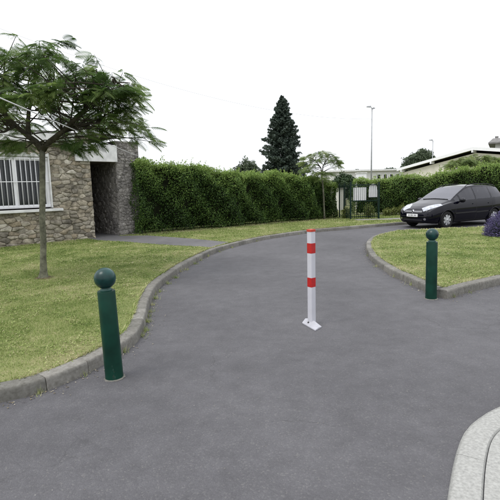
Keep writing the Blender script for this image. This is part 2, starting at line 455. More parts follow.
kerb('kerb_left', vis(KL, 26, -6, 18), None)
kerb('kerb_right', vis(KI1, 19, -2, 15), None)
kerb('kerb_right_front', vis(KI2, 19, -2, 15), None, .5, KH+.007)
# mortar bedding under the joints
def strip(name, C, w0, w1, z, m):
    a_ = offset(C, w0); b2 = offset(C, w1); n = len(C)
    vs = [(p[0], p[1], z) for p in a_]+[(p[0], p[1], z) for p in b2]
    fs = [(i, i+1, n+i+1, n+i) for i in range(n-1)]
    return tag(pyobj(name, vs, fs, m), kind='structure')
def vstrip(name, C, w0, z0, z1, m):
    a_ = offset(C, w0); n = len(C)
    return tag(pyobj(name, [(p[0], p[1], z0) for p in a_]+[(p[0], p[1], z1) for p in a_], [(i, i+1, n+i+1, n+i) for i in range(n-1)], m), kind='structure')
vstrip('kerb_joint_left', vis(KL, 26, -6, 18), .022, -.04, KH-.032, MA['kmortar'])
vstrip('kerb_joint_right', vis(KI1, 19, -2, 15), .022, -.04, KH-.032, MA['kmortar'])
vstrip('kerb_joint_front', vis(KI2, 19, -2, 15), .022, -.04, KH-.032, MA['kmortar'])
strip('kerb_bed_left', vis(KL, 26, -6, 18), .03, KW-.02, KH-.014, MA['kmortar'])
strip('kerb_bed_front', vis(KI2, 19, -2, 15), .03, KW-.02, KH-.017, MA['kmortar'])
strip('kerb_bed_right', vis(KI1, 19, -2, 15), .03, KW-.02, KH-.014, MA['kmortar'])

# path from the entrance to the road, and the strip of pavement before the far hedge
path_poly = [G(96, 236.2, LZ), G(148, 235.6, LZ), G(190, 238.6, LZ), G(226, 242.3, LZ), G(205, 247.6, LZ), G(164, 245, LZ), G(130, 242.3, LZ), G(98, 240.5, LZ), (-7.4, 17.2), (-5.6, 18.4)]
path_poly = [(p[0], p[1]) for p in path_poly]
path_poly[3] = tuple(KLb[np.argmin(np.linalg.norm(KLb-np.array(path_poly[3]), axis=1))]); path_poly[4] = tuple(KLb[np.argmin(np.linalg.norm(KLb-np.array(path_poly[4]), axis=1))])
sheet('entrance_path', path_poly, LZ+.006, MA['path'])
pave_poly = [(5.0, 20.3), (6.5, 20.3), (9, 20.9), (14, 22.9), (13.6, 23.5), (8.8, 21.7), (6.5, 21.1), (5.0, 21.1)]
sheet('far_pavement', pave_poly, LZ+.006, MA['pavegrey'])
# pale concrete at the near right corner
cp = [G(436, 580), G(446, 505), G(455, 456), G(466, 430), G(487.6, 413.2), G(500, 407.6)]
dv = (cp[-1]-cp[-2]).normalized(); cp += [cp[-1]+dv*.8, cp[-1]+dv*2.2]
CE = resample(spline(cp), .06)[::-1]
kerb('concrete_edge', CE, None, .8, .02, MA['concrete'])
inner = [tuple(p) for p in offset(CE, KW+.004)]
sheet('concrete_pavement', inner + [(inner[-1][0], -4), (8, -4), (8, inner[0][1])], .014, MA['concrete'])

# ------------------------------------------------------------------ leaves
def unit(a): return a/(np.linalg.norm(a, axis=-1, keepdims=True)+1e-9)
def leaves(C, A, N, L, W, fold=.15):
    """diamond leaves: centre, axis, normal, length, width -> V,F"""
    A = unit(A); N = unit(N-A*np.sum(A*N, axis=1, keepdims=True)); B = np.cross(N, A)
    L = np.broadcast_to(L, (len(C),))[:, None]; W = np.broadcast_to(W, (len(C),))[:, None]
    p0 = C-A*L*.5; p2 = C+A*L*.5
    p1 = C-A*L*.05+B*W*.5+N*W*fold; p3 = C-A*L*.05-B*W*.5+N*W*fold
    V = np.stack([p0, p1, p2, p3], 1).reshape(-1, 3)
    return V, np.arange(len(C)*4).reshape(-1, 4)
def rdir(n): return unit(rng.normal(size=(n, 3)))

# ------------------------------------------------------------------ the stone house
# front plane: corner A at the entrance, u along the wall towards the pillar, n towards the road
A0 = G(95.5, 238, LZ); A1 = G(0, 247.5, LZ)
U = (A0-A1); U.z = 0; U.normalize(); Nn = Vector((U.y, -U.x, 0))
A0 = Vector((A0.x, A0.y, 0))
house = empty('stone_house', (A0.x, A0.y, 0), math.atan2(U.y, U.x))   # local x = along the wall, local -y = towards the road
def onwall(px, py, off=0.0):
    d = ray(px, py); o = Vector((0, 0, CAM_H)); P0 = A0+Nn*off
    t = (P0-o).dot(Nn)/d.dot(Nn); p = o+d*t
    return (p-A0).dot(U), p.z
x_wr, z_wt = onwall(47, 157); _, z_wb = onwall(52, 207)
x_wr2, _ = onwall(52, 207); x_wr = (x_wr+x_wr2)/2
x_wl = x_wr - 2.5
x_p0, _ = onwall(118.5, 200); x_p1, _ = onwall(141, 200)
z_pt = onwall(127, 143)[1]; z_fb = onwall(105, 162)[1]
print('wall', x_wr, z_wt, z_wb, x_p0, x_p1, z_pt, z_fb)
XL = -4.5; ZT = 3.55

def clip(poly, nx, ny, c):
    out = []
    for i in range(len(poly)):
        p = poly[i]; q = poly[(i+1) % len(poly)]
        dp = p[0]*nx+p[1]*ny-c; dq = q[0]*nx+q[1]*ny-c
        if dp <= 0: out.append(p)
        if (dp < 0) != (dq < 0) and abs(dp-dq) > 1e-9:
            t = dp/(dp-dq); out.append((p[0]+(q[0]-p[0])*t, p[1]+(q[1]-p[1])*t))
    return out
def rubble(x0, x1, z0, z1, size, aspect, hole=None, seed=1):
    r_ = random.Random(seed); pts = []
    h = size; z = z0 + h*.3; row = 0
    while z < z1+h:
        x = x0 - size + r_.uniform(0, size)
        while x < x1+size:
            wd = size*aspect*r_.choice((.4, .6, .8, 1.0, 1.3, 1.7))
            pts.append((x+wd/2, z+r_.uniform(-.42, .42)*h)); x += wd
        z += h*r_.uniform(.75, 1.15); row += 1
    cells = []
    for i, p in enumerate(pts):
        poly = [(x0, z0), (x1, z0), (x1, z1), (x0, z1)]
        nb = sorted(range(len(pts)), key=lambda j: ((pts[j][0]-p[0])/aspect)**2+(pts[j][1]-p[1])**2)[1:18]
        for j in nb:
            q = pts[j]
            nx, ny = (q[0]-p[0])/aspect**2, q[1]-p[1]
            mx_, my_ = (p[0]+q[0])/2, (p[1]+q[1])/2
            poly = clip(poly, nx, ny, nx*mx_+ny*my_)
            if len(poly) < 3: break
        if len(poly) < 3: continue
        if hole:
            hx0, hx1, hz0, hz1 = hole
            cx = sum(a[0] for a in poly)/len(poly); cz = sum(a[1] for a in poly)/len(poly)
            m_ = max((hx0-cx, 0), (cx-hx1, 1), (hz0-cz, 2), (cz-hz1, 3))
            if m_[0] < 0:
                continue
            poly = clip(poly, *[(1, 0, hx0), (-1, 0, -hx1), (0, 1, hz0), (0, -1, -hz1)][m_[1]])
            if len(poly) < 3: continue
        ar = abs(sum(poly[k][0]*poly[(k+1) % len(poly)][1]-poly[(k+1) % len(poly)][0]*poly[k][1] for k in range(len(poly))))/2
        if ar < .0035: continue
        cells.append(poly)
    return cells
def stones(cells, m, parent, seed, joint=.012, proud=(.012, .04), place=lambda x, z, d: (x, -d, z)):
    r_ = random.Random(seed)
    for poly in cells:
        n = len(poly); cx = sum(p[0] for p in poly)/n; cz = sum(p[1] for p in poly)/n
        # subdivide + round
        ring = []
        for k in range(n):
            p = poly[k]; q = poly[(k+1) % n]
            if math.hypot(p[0]-q[0], p[1]-q[1]) < .01: continue
            a_ = r_.uniform(.05, .2); b2 = r_.uniform(.05, .2)
            j1 = r_.uniform(-.012, .012); nx, nz = q[1]-p[1], p[0]-q[0]; ll = math.hypot(nx, nz); nx, nz = nx/ll*j1, nz/ll*j1
            ring.append((p[0]*(1-a_)+q[0]*a_, p[1]*(1-a_)+q[1]*a_)); ring.append(((p[0]+q[0])/2+nx, (p[1]+q[1])/2+nz)); ring.append((p[0]*b2+q[0]*(1-b2), p[1]*b2+q[1]*(1-b2)))
        if len(ring) < 3: continue
        n = len(ring); pr = r_.uniform(*proud); tx, tz = r_.uniform(-.16, .16), r_.uniform(-.16, .16)
        vs = []
        for s_, d in ((1.0, -.006), (.965, pr*.75), (.80, pr), ):
            for p in ring:
                dx, dz = p[0]-cx, p[1]-cz; l = math.hypot(dx, dz)+1e-6
                k = max(.2, (l-joint)/l)*s_
                x, z = cx+dx*k, cz+dz*k
                vs.append(place(x, z, d + (0 if d < 0 else tx*(x-cx)+tz*(z-cz)+r_.uniform(-.004, .004))))
        vs.append(place(cx, cz, pr+r_.uniform(-.003, .006)))
        fs = []
        for q_ in range(2):
            for k in range(n):
                k2 = (k+1) % n; fs.append((q_*n+k, q_*n+k2, (q_+1)*n+k2, (q_+1)*n+k))
        for k in range(n): fs.append((2*n+k, 2*n+(k+1) % n, 3*n))
        o = pyobj('stone', vs, fs, m, parent, True)
        bm = bmesh.new(); bm.from_mesh(o.data); bmesh.ops.recalc_face_normals(bm, faces=bm.faces[:]); bm.to_mesh(o.data); bm.free()

# wall core with the window opening: four boxes round the hole, one mesh
hole = (x_wl-.02, x_wr+.04, z_wb-.12, z_wt+.06)
mb = MB(); T = .35
mb.box((XL, 0, -.1), (hole[0], T, ZT)); mb.box((hole[1], 0, -.1), (0, T, ZT))
mb.box((hole[0], 0, -.1), (hole[1], T, hole[2])); mb.box((hole[0], 0, hole[3]), (hole[1], T, ZT))
wall = mb.build('wall', MA['mortar'], house)
stones(rubble(XL, 0, LZ-.05, ZT, .135, 2.1, hole, 3), MA['stone'], wall, 5, .004, (.002, .05))
# return of the wall into the entrance recess
mb = MB(); mb.box((-T+.002, T, -.1), (0, 3.0, ZT-.05)); side = mb.build('recess_wall', MA['mortar'], house)
# pillar wall beside the entrance, darker rubble
mb = MB(); mb.box((x_p0, .0, -.1), (x_p1, 3.0, z_pt-.03)); pil = mb.build('pillar', MA['dmortar'], house)
stones(rubble(x_p0, x_p1, LZ-.04, z_pt, .115, 1.3, None, 8), MA['dstone'], pil, 9, .006, (.004, .028))
stones(rubble(.0, 2.3, LZ-.04, z_pt-.06, .17, 1.4, None, 12), MA['dstone'], pil, 13, .007, (.004, .026), place=lambda x, z, d: (x_p0-d, x, z))
stones(rubble(.0, .6, LZ-.04, z_pt-.02, .16, 1.3, None, 15), MA['dstone'], pil, 16, .007, (.004, .026), place=lambda x, z, d: (x_p1+d, x, z))
mb = MB(); mb.box((x_p0-.03, -.04, z_pt-.03), (x_p1+.03, 1.0, z_pt+.05)); mb.build('pillar_cap', MA['dmortar'], pil, bevel=.02)
# entrance: back wall with a door
mb = MB(); mb.box((.003, -.02, -.05), (x_p0-.003, 2.19, LZ+.012)); mb.build('entrance_floor', MA['path'], house)
mb = MB(); mb.box((0, 2.2, -.1), (x_p0, 2.4, z_fb+.2)); bw = mb.build('recess_back', MA['dmortar'], house)
mb = MB(); mb.box((.06, 2.14, LZ), (x_p0-.06, 2.199, 2.15)); dr = mb.build('door', MA['door'], house, bevel=.008)
mb = MB(); mb.lathe([(.001, -.03), (.025, -.025), (.025, .0), (.012, .005), (.012, .03)], 12, 'Y', (x_p0-.14, 2.11, 1.1)); mb.build('door_handle', MA['steel'], dr, True)
mb = MB(); mb.box((-.004+.006, -.05, z_fb), (x_p0-.03, 2.5, z_fb+.05)); mb.build('canopy_soffit', MA['wood'], house)
mb = MB(); mb.box((-.55, -.14, z_fb), (x_p0-.008, -.055, z_pt-.12)); mb.build('canopy_fascia', MA['offwhite'], house, bevel=.01)
mb = MB(); mb.box((XL-.2, -.22, ZT-.28), (-.56, .0-.05, ZT+.02)); mb.build('roof_fascia', MA['offwhite'], house, bevel=.01)
mb = MB(); mb.box((XL-.2, -.20, ZT+.022), (x_p0-.02, 5.5, ZT+.10)); mb.build('roof', MA['roof'], house)
mb = MB(); mb.box((XL, 3.0, -.1), (x_p1, 5.4, ZT)); mb.build('rear_wall', MA['mortar'], house)
mb = MB(); mb.box((XL, T, -.1), (XL+.3, 3.0, ZT)); mb.build('end_wall', MA['mortar'], house)
# dark skirting stones at the foot
# window
win = empty('window', ((x_wl+x_wr)/2, 0, 0)); win.parent = house
xl, xr = x_wl-(x_wl+x_wr)/2, x_wr-(x_wl+x_wr)/2
fr = MB(); fw = .085; y0, y1 = .06, .13
jw = .30   # wide white jamb on the right as in the photograph
fr.box((xl, y0, z_wb), (xr, y1, z_wb+.10)); fr.box((xl, y0, z_wt-.12), (xr, y1, z_wt))
fr.box((xl, y0+.001, z_wb+.10), (xl+fw, y1-.001, z_wt-.12)); fr.box((xr-.12, y0+.001, z_wb+.10), (xr, y1-.001, z_wt-.12))
m1 = xl+(xr-xl)*.345; m2 = xl+(xr-xl)*.60
for mm_ in (m1, m2): fr.box((mm_-.06, y0+.002, z_wb+.10), (mm_+.06, y1-.002, z_wt-.12))
fr.build('window_frame', MA['white'], win)
edges = [xl+fw, m1, m2, xr-.12]
for k in range(3):
    a_ = edges[k]+(.06 if k else 0); b2 = edges[k+1]-(.06 if k < 2 else 0)
    mb = MB(); mb.box((a_, .10, z_wb+.10), (b2, .106, z_wt-.12)); mb.build('pane', MA['pane'], win)
    if k < 2:
        mb = MB(); n = 16
        xs = np.linspace(a_, b2-(.0 if k else .0), n); 
        mb.add([(x, .16+.02*math.sin(i*1.9), z) for z in (z_wb+.1, z_wt-.12) for i, x in enumerate(xs)], [(i, i+1, n+i+1, n+i) for i in range(n-1)])
        mb.build('curtain', MA['curtain'], win)
mb = MB(); mb.box((xl-.1, .30, z_wb-.1), (xr+.1, .33, z_wt+.1)); mb.build('dark_room', MA['door'], win)
# white reveal boards beside and above
mb = MB(); mb.box((xr+.002, -.02, z_wb-.02), (xr+.045, .14, z_wt+.058)); mb.build('jamb_board', MA['offwhite'], win)
mb = MB(); mb.box((xl, -.03, z_wt+.002), (xr+.04, .12, z_wt+.12)); mb.build('shutter_box', MA['offwhite'], win, bevel=.006)
# grille
nb_ = 17
for k in range(nb_):
    x = xl+.06+(xr-xl-.16)*k/(nb_-1)
    mb = MB(); mb.tube([(x, .015, z_wb+.03), (x, .015, z_wt-.03)], .0105, 6); mb.build('bar', MA['white'], win, True)
for z in (z_wb+.06, (z_wb+z_wt)/2+.02, z_wt-.06):
    mb = MB(); mb.box((xl+.01, .003, z-.012), (xr-.01, .012, z+.012)); mb.build('cross_bar', MA['white'], win)
mb = MB(); mb.box((xl-.1, -.15, z_wb-.135), (xr+.32, .03, z_wb-.045)); mb.build('sill', MA['offwhite'], win, bevel=.012)
tag(house, 'single storey rubble stone house with white barred window and recessed entrance', 'house')

# ------------------------------------------------------------------ feathery trees
def mimosa_leaf():
    """one feathery leaf along +x, unit length: each pinna a folded drooping strip of two quads"""
    V = []; n = 11
    for i in range(n):
        t = .16+.82*i/(n-1); ln = .40*math.sin(math.pi*(.22+.64*i/(n-1)))+.05
        zc = -.42*t*t
        for s in (-1, 1):
            a_ = R(62-16*i/(n-1))
            ax = np.array([math.cos(a_), s*math.sin(a_), -.25]); ax /= np.linalg.norm(ax)
            nrm = np.array([0, 0, 1.]); nrm -= ax*ax.dot(nrm); nrm /= np.linalg.norm(nrm); bt = np.cross(nrm, ax)
            b0 = np.array([t, 0, zc]); m = b0+ax*ln*.5; e = b0+ax*ln-np.array([0, 0, .14*ln+.02]); wd = .027
            V += [b0-bt*wd*.5, m-bt*wd, m+bt*wd, b0+bt*wd*.5]
            V += [m-bt*wd, e-bt*wd*.35, e+bt*wd*.35, m+bt*wd]
    return np.array(V)
ML = mimosa_leaf()
def place_leaves(P, Dn, Ln, base_tint, spread=.25):
    """P points, Dn directions, Ln lengths"""
    n = len(P); A = unit(Dn); Z = np.tile([0, 0, 1.], (n, 1))+rng.normal(scale=.35, size=(n, 3))
    Y = unit(np.cross(Z, A)); Z = np.cross(A, Y)
    Mx = np.stack([A, Y*rng.uniform(.65, 1.2, (n, 1)), Z*rng.uniform(.4, 1.5, (n, 1))], 2)*Ln[:, None, None]
    V = np.einsum('nij,kj->nki', Mx, ML)+P[:, None, :]
    q = len(ML)//4
    tint = np.clip(np.repeat(base_tint, q)+rng.normal(scale=.07, size=n*q), 0, 1)
    return V.reshape(-1, 3), np.arange(n*len(ML)).reshape(-1, 4), tint

def mimosa(name, label, base, mains, tips, leaf_len, per_tip, trunk_r, mat_leaf, parent_bark, trunk_pts, seed, twig_r=.012, tintbase=.45):
    root = empty(name, base); r_ = random.Random(seed)
    B = Vector(base)
    mb = MB(); n = len(trunk_pts)
    rad = [trunk_r*(1.9 if i == 0 else 1.5 if i == 1 and n > 5 else 1.12 if i == 2 else 1.0-.18*i/(n-1)) for i in range(n)]
    mb.tube([Vector(p)-B for p in trunk_pts], rad, 12); tr = mb.build('trunk', parent_bark, root, True)
    skel = []
    for path, r0, r1 in mains:
        mb = MB(); path = [Vector(p) for p in path]; k = len(path)
        mb.tube([p-B for p in path], [r0+(r1-r0)*i/(k-1) for i in range(k)], 9); mb.build('branch', MA['shadebark'], root, True)
        for i in range(k-1):
            for t in np.linspace(0, 1, 8): skel.append(path[i].lerp(path[i+1], t))
    sk = np.array([tuple(p) for p in skel])
    sv = []; kk = 22
    for i in range(kk):
        a_ = 2*math.pi*i/kk; q = trunk_r*(2.6+r_.uniform(-.6, 1.0)); sv.append((q*math.cos(a_), q*math.sin(a_), .006))
    if base[2] > 0: pyobj('bare_soil', sv+[(0, 0, .03)], [(i, (i+1) % kk, kk) for i in range(kk)], MA['soil'], root)
    tw = MB(); P = []; Dn = []; Ln = []; Tn = []
    cx, cy = B.x, B.y
    for tp in tips:
        tp = np.array(tp)
        dd = np.linalg.norm(sk-tp, axis=1) + np.maximum(0, sk[:, 2]-tp[2])*1.5
        s = sk[np.argsort(dd)[r_.randrange(0, max(1, len(sk)//6))]]
        mid = (s+tp)/2+np.array([0, 0, .03*np.linalg.norm(tp-s)])+rng.normal(scale=.04, size=3)
        tw.tube([Vector(s)-B, Vector(mid)-B, Vector(tp)-B], [twig_r*1.4, twig_r, twig_r*.45], 5, False)
        out = tp-s; out[2] = 0; out = out/(np.linalg.norm(out)+1e-6)
        bt = r_.gauss(tintbase, .22)
        for k in range(per_tip):
            f = r_.uniform(.35, 1.0) if k > 3 else 1.0; q = (1-f)*mid+f*tp
            a_ = r_.uniform(-1.9, 1.9); c_, s_ = math.cos(a_), math.sin(a_)
            d = np.array([out[0]*c_-out[1]*s_, out[0]*s_+out[1]*c_, r_.uniform(-.45, .35)])
            P.append(q); Dn.append(d); Ln.append(leaf_len*r_.uniform(.7, 1.2)); Tn.append(bt+r_.gauss(0, .08))
    tw.build('twigs', MA['shadebark'], root, True)
    V, F, tn = place_leaves(np.array(P)-np.array(base), np.array(Dn), np.array(Ln), np.array(Tn))
    npmesh('crown', V, F, mat_leaf, root, tn)
    return tag(root, label, 'tree')

tb = G(43.5, 278, LZ); yt = tb.y
def T_(px, py, dy=0): return D(px, py, yt+dy)
trunk = [Vector((tb.x, tb.y, LZ-.05)), Vector((tb.x, tb.y, LZ+.03)), D(43.6, 272, yt), D(43.2, 258, yt), D(43.4, 240, yt), D(42.2, 220, yt), D(42.5, 200, yt), D(42.5, 170, yt), D(42.2, 149, yt)]
mains = [([T_(42.2, 150), T_(36, 142, .05), T_(28, 136, .1), T_(16, 126, .1), T_(6, 114, .0), T_(0, 104, -.1), T_(-16, 90, -.2), T_(-40, 78, -.3)], .065, .010),
         ([T_(42.8, 150), T_(47, 144), T_(61, 133, -.1), T_(74, 120, -.25), T_(88, 107, -.4), T_(100, 96, -.5), T_(108, 88, -.55), T_(114, 78, -.5)], .060, .007),
         ([T_(29, 136.5, .1), T_(28, 124, .2), T_(29, 110, .3), T_(33, 96, .4), T_(35, 80, .5), T_(37, 66, .5), T_(40, 54, .5)], .045, .006),
         ([T_(36, 110, .3), T_(48, 104, .5), T_(60, 96, .7), T_(72, 86, .9)], .025, .007),
         ([T_(61, 133, -.1), T_(80, 126, .3), T_(100, 119, .7), T_(122, 112, .9)], .024, .01),
         ([T_(16, 126, .1), T_(4, 132, -.5), T_(-20, 134, -.9)], .022, .01)]
tips = []
r_ = random.Random(21)
def tip_ok(p):
    return True
while len(tips) < 165:
    a_ = r_.uniform(0, 2*math.pi); q = math.sqrt(r_.random()); rr = 2.15*q
    x = tb.x+.05+rr*math.cos(a_); y = tb.y+rr*.85*math.sin(a_)
    top = 4.35-1.0*q*q+.15*math.sin(3*a_)
    z = top-r_.random()**1.3*1.05
    if math.sin(a_) < 0: y = tb.y+rr*.55*math.sin(a_)
    if z < 2.95 or (z < 3.35 and rr < 1.2): continue
    tips.append((x, y, z))
# hanging sprays that show against the house and the sky
for px, py, dy in [(8, 143, -.5), (20, 141, -.4), (3, 134, -.6), (70, 142, -.5), (77, 145, .2), (84, 140, -.4), (90, 132, -.2), (98, 128, .2), (112, 126, .3), (122, 122, .2), (132, 124, .4), (142, 132, .3), (150, 137, .2), (128, 112, 0), (118, 104, -.2), (124, 92, -.4), (96, 112, .6), (140, 124, -.3), (108, 116, -.5), (64, 130, .9), (52, 122, 1.2), (66, 146, -.3), (60, 140, .5), (80, 150, -.2), (88, 146, .1), (94, 140, .4), (12, 150, -.2), (26, 146, .3), (104, 134, .4), (148, 128, .1), (116, 92, .5), (110, 80, -.5), (102, 78, -.3), (92, 82, 0), (122, 86, -.4), (131, 92, -.2), (116, 88, -.7), (84, 92, -.5), (138, 108, .2), (154, 142, .1), (86, 116, .8), (135, 100, 0)]:
    p = T_(px, py, dy); tips.append((p.x, p.y, p.z))
mimosa('mimosa_tree', 'feathery leaved tree with slender forked trunk on the lawn before the stone house', (tb.x, tb.y, LZ), mains, tips, .25, 10, .060, MA['mimosa'], MA['bark'], trunk, 5, .010, .54)

# young tree before the far end of the hedge
sb = G(324.5, 219, LZ); ys = sb.y
trunk = [Vector((sb.x, sb.y, LZ-.05)), D(324.3, 214, ys), D(323.5, 195, ys), D(322, 176, ys)]
mains = [([D(322, 177, ys), D(321, 168, ys), D(316, 161, ys), D(310, 157, ys)], .03, .012), ([D(322, 177, ys), D(323, 166, ys), D(328, 158, ys), D(334, 156, ys)], .03, .012)]
tips = []; r_ = random.Random(4)
for px, py in [(305, 163), (303, 168), (308, 158), (312, 154), (317, 152), (323, 151), (329, 153), (334, 156), (338, 160), (313, 160), (318, 158), (325, 157), (330, 159), (307, 166), (311, 168), (317, 172), (322, 174), (328, 173), (320, 178), (325, 178), (314, 164), (336, 163), (340, 164)]:
    for _ in range(2):
        p = D(px+r_.uniform(-1.5, 1.5), py+r_.uniform(-1, 2), ys+r_.uniform(-.7, .7)); tips.append(tuple(p))
mimosa('young_mimosa_tree', 'young thin stemmed tree with flat feathery crown standing before the hedge end', (sb.x, sb.y, LZ), mains, tips, .30, 7, .04, MA['mimosa2'], MA['bark'], trunk, 8, .01)

# pale feathery tree rising behind the hedge, in front of the hall
yb = 27.0; pb = D(478, 185, yb); bx_ = pb.x
trunk = [Vector((bx_, yb, -.06)), Vector((bx_, yb, .8)), Vector((bx_+.05, yb, 1.8))]
mains = [([Vector((bx_+.05, yb, 1.75)), D(470, 172, yb), D(460, 165, yb), D(452, 162, yb)], .06, .02), ([Vector((bx_+.05, yb, 1.75)), D(482, 170, yb), D(494, 162, yb), D(510, 160, yb)], .06, .02), ([Vector((bx_+.05, yb, 1.75)), D(476, 168, yb), D(477, 158, yb)], .05, .02)]
tips = []
for k in range(110):
    px = r_.uniform(448, 522); u_ = (px-480)/36; py = 155+7*u_*u_+abs(r_.gauss(0, 1))*5+r_.uniform(-1, 3)
    p = D(px, min(py, 174), yb+r_.uniform(-1.4, 1.4)); tips.append(tuple(p))
mimosa('pale_mimosa_tree', 'pale green spreading tree behind the hedge in front of the white hall', (bx_, yb, -.06), mains, tips, .34, 13, .09, MA['mimosa2'], MA['bark'], trunk, 9, .015, .6)

# ------------------------------------------------------------------ hedges
def hedge(name, label, P0, P1, depth, h0, h1, dens, seed, zbase=LZ, ext=0.0):
    g = np.random.default_rng(seed)
    P0 = Vector((P0[0], P0[1], 0)); P1 = Vector((P1[0], P1[1], 0))
    L = (P1-P0).length; u = (P1-P0)/L; n = Vector((u.y, -u.x, 0))
    root = empty(name, (P0.x, P0.y, zbase), math.atan2(u.y, u.x))   # local x along, local y back, z up
    H = lambda x: h0+(h1-h0)*x/L + .07*np.sin(x*1.1+seed)+.05*np.sin(x*2.7+1)+.04*np.sin(x*5.9)
    bul = lambda x, z: .13*np.sin(x*1.3+z*.5+seed)+.12*np.sin(x*2.9-z*.9)+.10*np.sin(z*4+x*5.1)+.06*np.sin(z*9.1-x*7.3)
    # twiggy core, set well inside the leaves
    nx, nz = int(L/.25)+2, 8; xs = np.linspace(.22, L-.22, nx)
    vs = []; 
    for x in xs:
        h = float(H(x))-.09
        for (y, z) in [(.30, .12), (.22, .5), (.20, h*.6), (.26, h-.2), (.40, h), (depth-.40, h), (depth-.22, h-.2), (depth-.22, .12)]:
            vs.append((x, y+(bul(x, z) if y < depth/2 else -bul(x, z))*.8, z))
    fs = [(i*8+k, (i+1)*8+k, (i+1)*8+(k+1) % 8, i*8+(k+1) % 8) for i in range(nx-1) for k in range(8)]
    fs += [tuple(range(8)), tuple((nx-1)*8+k for k in reversed(range(8)))]
    pyobj('twig_core', vs, fs, MA['hcore'], root)
    C = []; NN = []; TT = []
    def put(c, nn, t): C.append(c); NN.append(nn); TT.append(t)
    # front and back faces
    for side, dn in ((0, dens), (1, dens*.25)):
        k = int(L*max(h0, h1)*dn); x = g.uniform(-.02, L+.02, k); z = g.uniform(.02, 1, k)**.95*H(x)
        dep = np.abs(g.normal(0, .10, k)); y = dep - bul(x, z)*-1.0
        y = bul(x, z)+dep+np.where(z > H(x)-.55, ((z-(H(x)-.55))/.55)**2*.34, 0)+np.where(z < .25, (.25-z)*.6, 0)
        if side: y = depth-bul(x, z)-dep
        nn = np.tile([0, -1. if side == 0 else 1., .5], (k, 1))
        lum = .36-1.5*dep+g.normal(0, .16, k)+.09*np.sin(x*2.1+z*3)+.50*(z/H(x))**4  # lighter upwards: new growth plus painted skylight; deeper leaves painted shaded
        put(np.c_[x, y, z], nn, lum)
    # top
    k = int(L*depth*dens*1.1); x = g.uniform(0, L, k); y = g.uniform(.05, depth-.05, k); z = H(x)-np.abs(g.normal(0, .11, k))+bul(x*1.7, y*2)*.5
    put(np.c_[x, y, z], np.tile([0, -.3, 1.], (k, 1)), .82+g.normal(0, .15, k))  # top tint mixes young green with painted skylight
    # young shoots standing up along the top
    for _ in range(int(L*depth*16)):
        x0, y0 = g.uniform(0, L), g.uniform(0.02, depth-.1); hh = g.uniform(.08, .28)*(1.5 if g.random() < .12 else 1)
        m_ = int(6+hh*30); t = g.uniform(0, 1, m_); lean = g.normal(0, .12, 2)
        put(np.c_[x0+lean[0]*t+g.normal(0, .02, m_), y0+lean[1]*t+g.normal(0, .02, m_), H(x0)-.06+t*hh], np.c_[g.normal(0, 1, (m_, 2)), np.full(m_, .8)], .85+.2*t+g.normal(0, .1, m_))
    # ends
    for xe, s in ((0, -1), (L, 1)):
        k = int(depth*h0*dens); y = g.uniform(0.05, depth-.05, k); z = g.uniform(.02, 1, k)*(H(xe)-.05); dep = np.abs(g.normal(0, .09, k))
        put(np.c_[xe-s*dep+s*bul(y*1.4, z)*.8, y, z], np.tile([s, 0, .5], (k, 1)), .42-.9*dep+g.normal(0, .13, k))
    C = np.concatenate(C); NN = np.concatenate(NN); TT = np.concatenate(TT); k = len(C)
    N_ = unit(unit(NN)+g.normal(0, .55, (k, 3))); A_ = unit(g.normal(size=(k, 3))+np.array([0, 0, .5]))
    V, F = leaves(C, A_, N_, g.uniform(.045, .08, k), g.uniform(.026, .042, k))
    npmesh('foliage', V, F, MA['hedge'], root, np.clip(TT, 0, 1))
    # stems at the foot
    st = MB()
    for x in np.arange(.3, L, .45):
        xx = x+g.uniform(-.1, .1); st.tube([(xx, depth*.4, -.06), (xx+g.uniform(-.08, .08), depth*.4, .35), (xx+g.uniform(-.15, .15), depth*.45, .8)], [.028, .022, .012], 6)
    tag(st.build('stems', MA['dbark'], root, True), kind='stuff')
    return tag(root, label, 'hedge', 'clipped hedges along the road')
h1a = G(141, 234.8, LZ); h1b = G(338, 217.7, LZ)
hh0 = D(140, 164, h1a.y).z-LZ; hh1 = D(330, 179, h1b.y).z-LZ
print('hedge', h1a, h1b, hh0, hh1)
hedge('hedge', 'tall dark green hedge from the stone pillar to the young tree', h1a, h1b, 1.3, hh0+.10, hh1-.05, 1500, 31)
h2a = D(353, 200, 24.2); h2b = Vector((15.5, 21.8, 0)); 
hedge('hedge', 'clipped hedge behind the dark car and the gate', h2a, h2b, 1.2, D(372, 182, 23.6).z-LZ, 2.70, 900, 32)

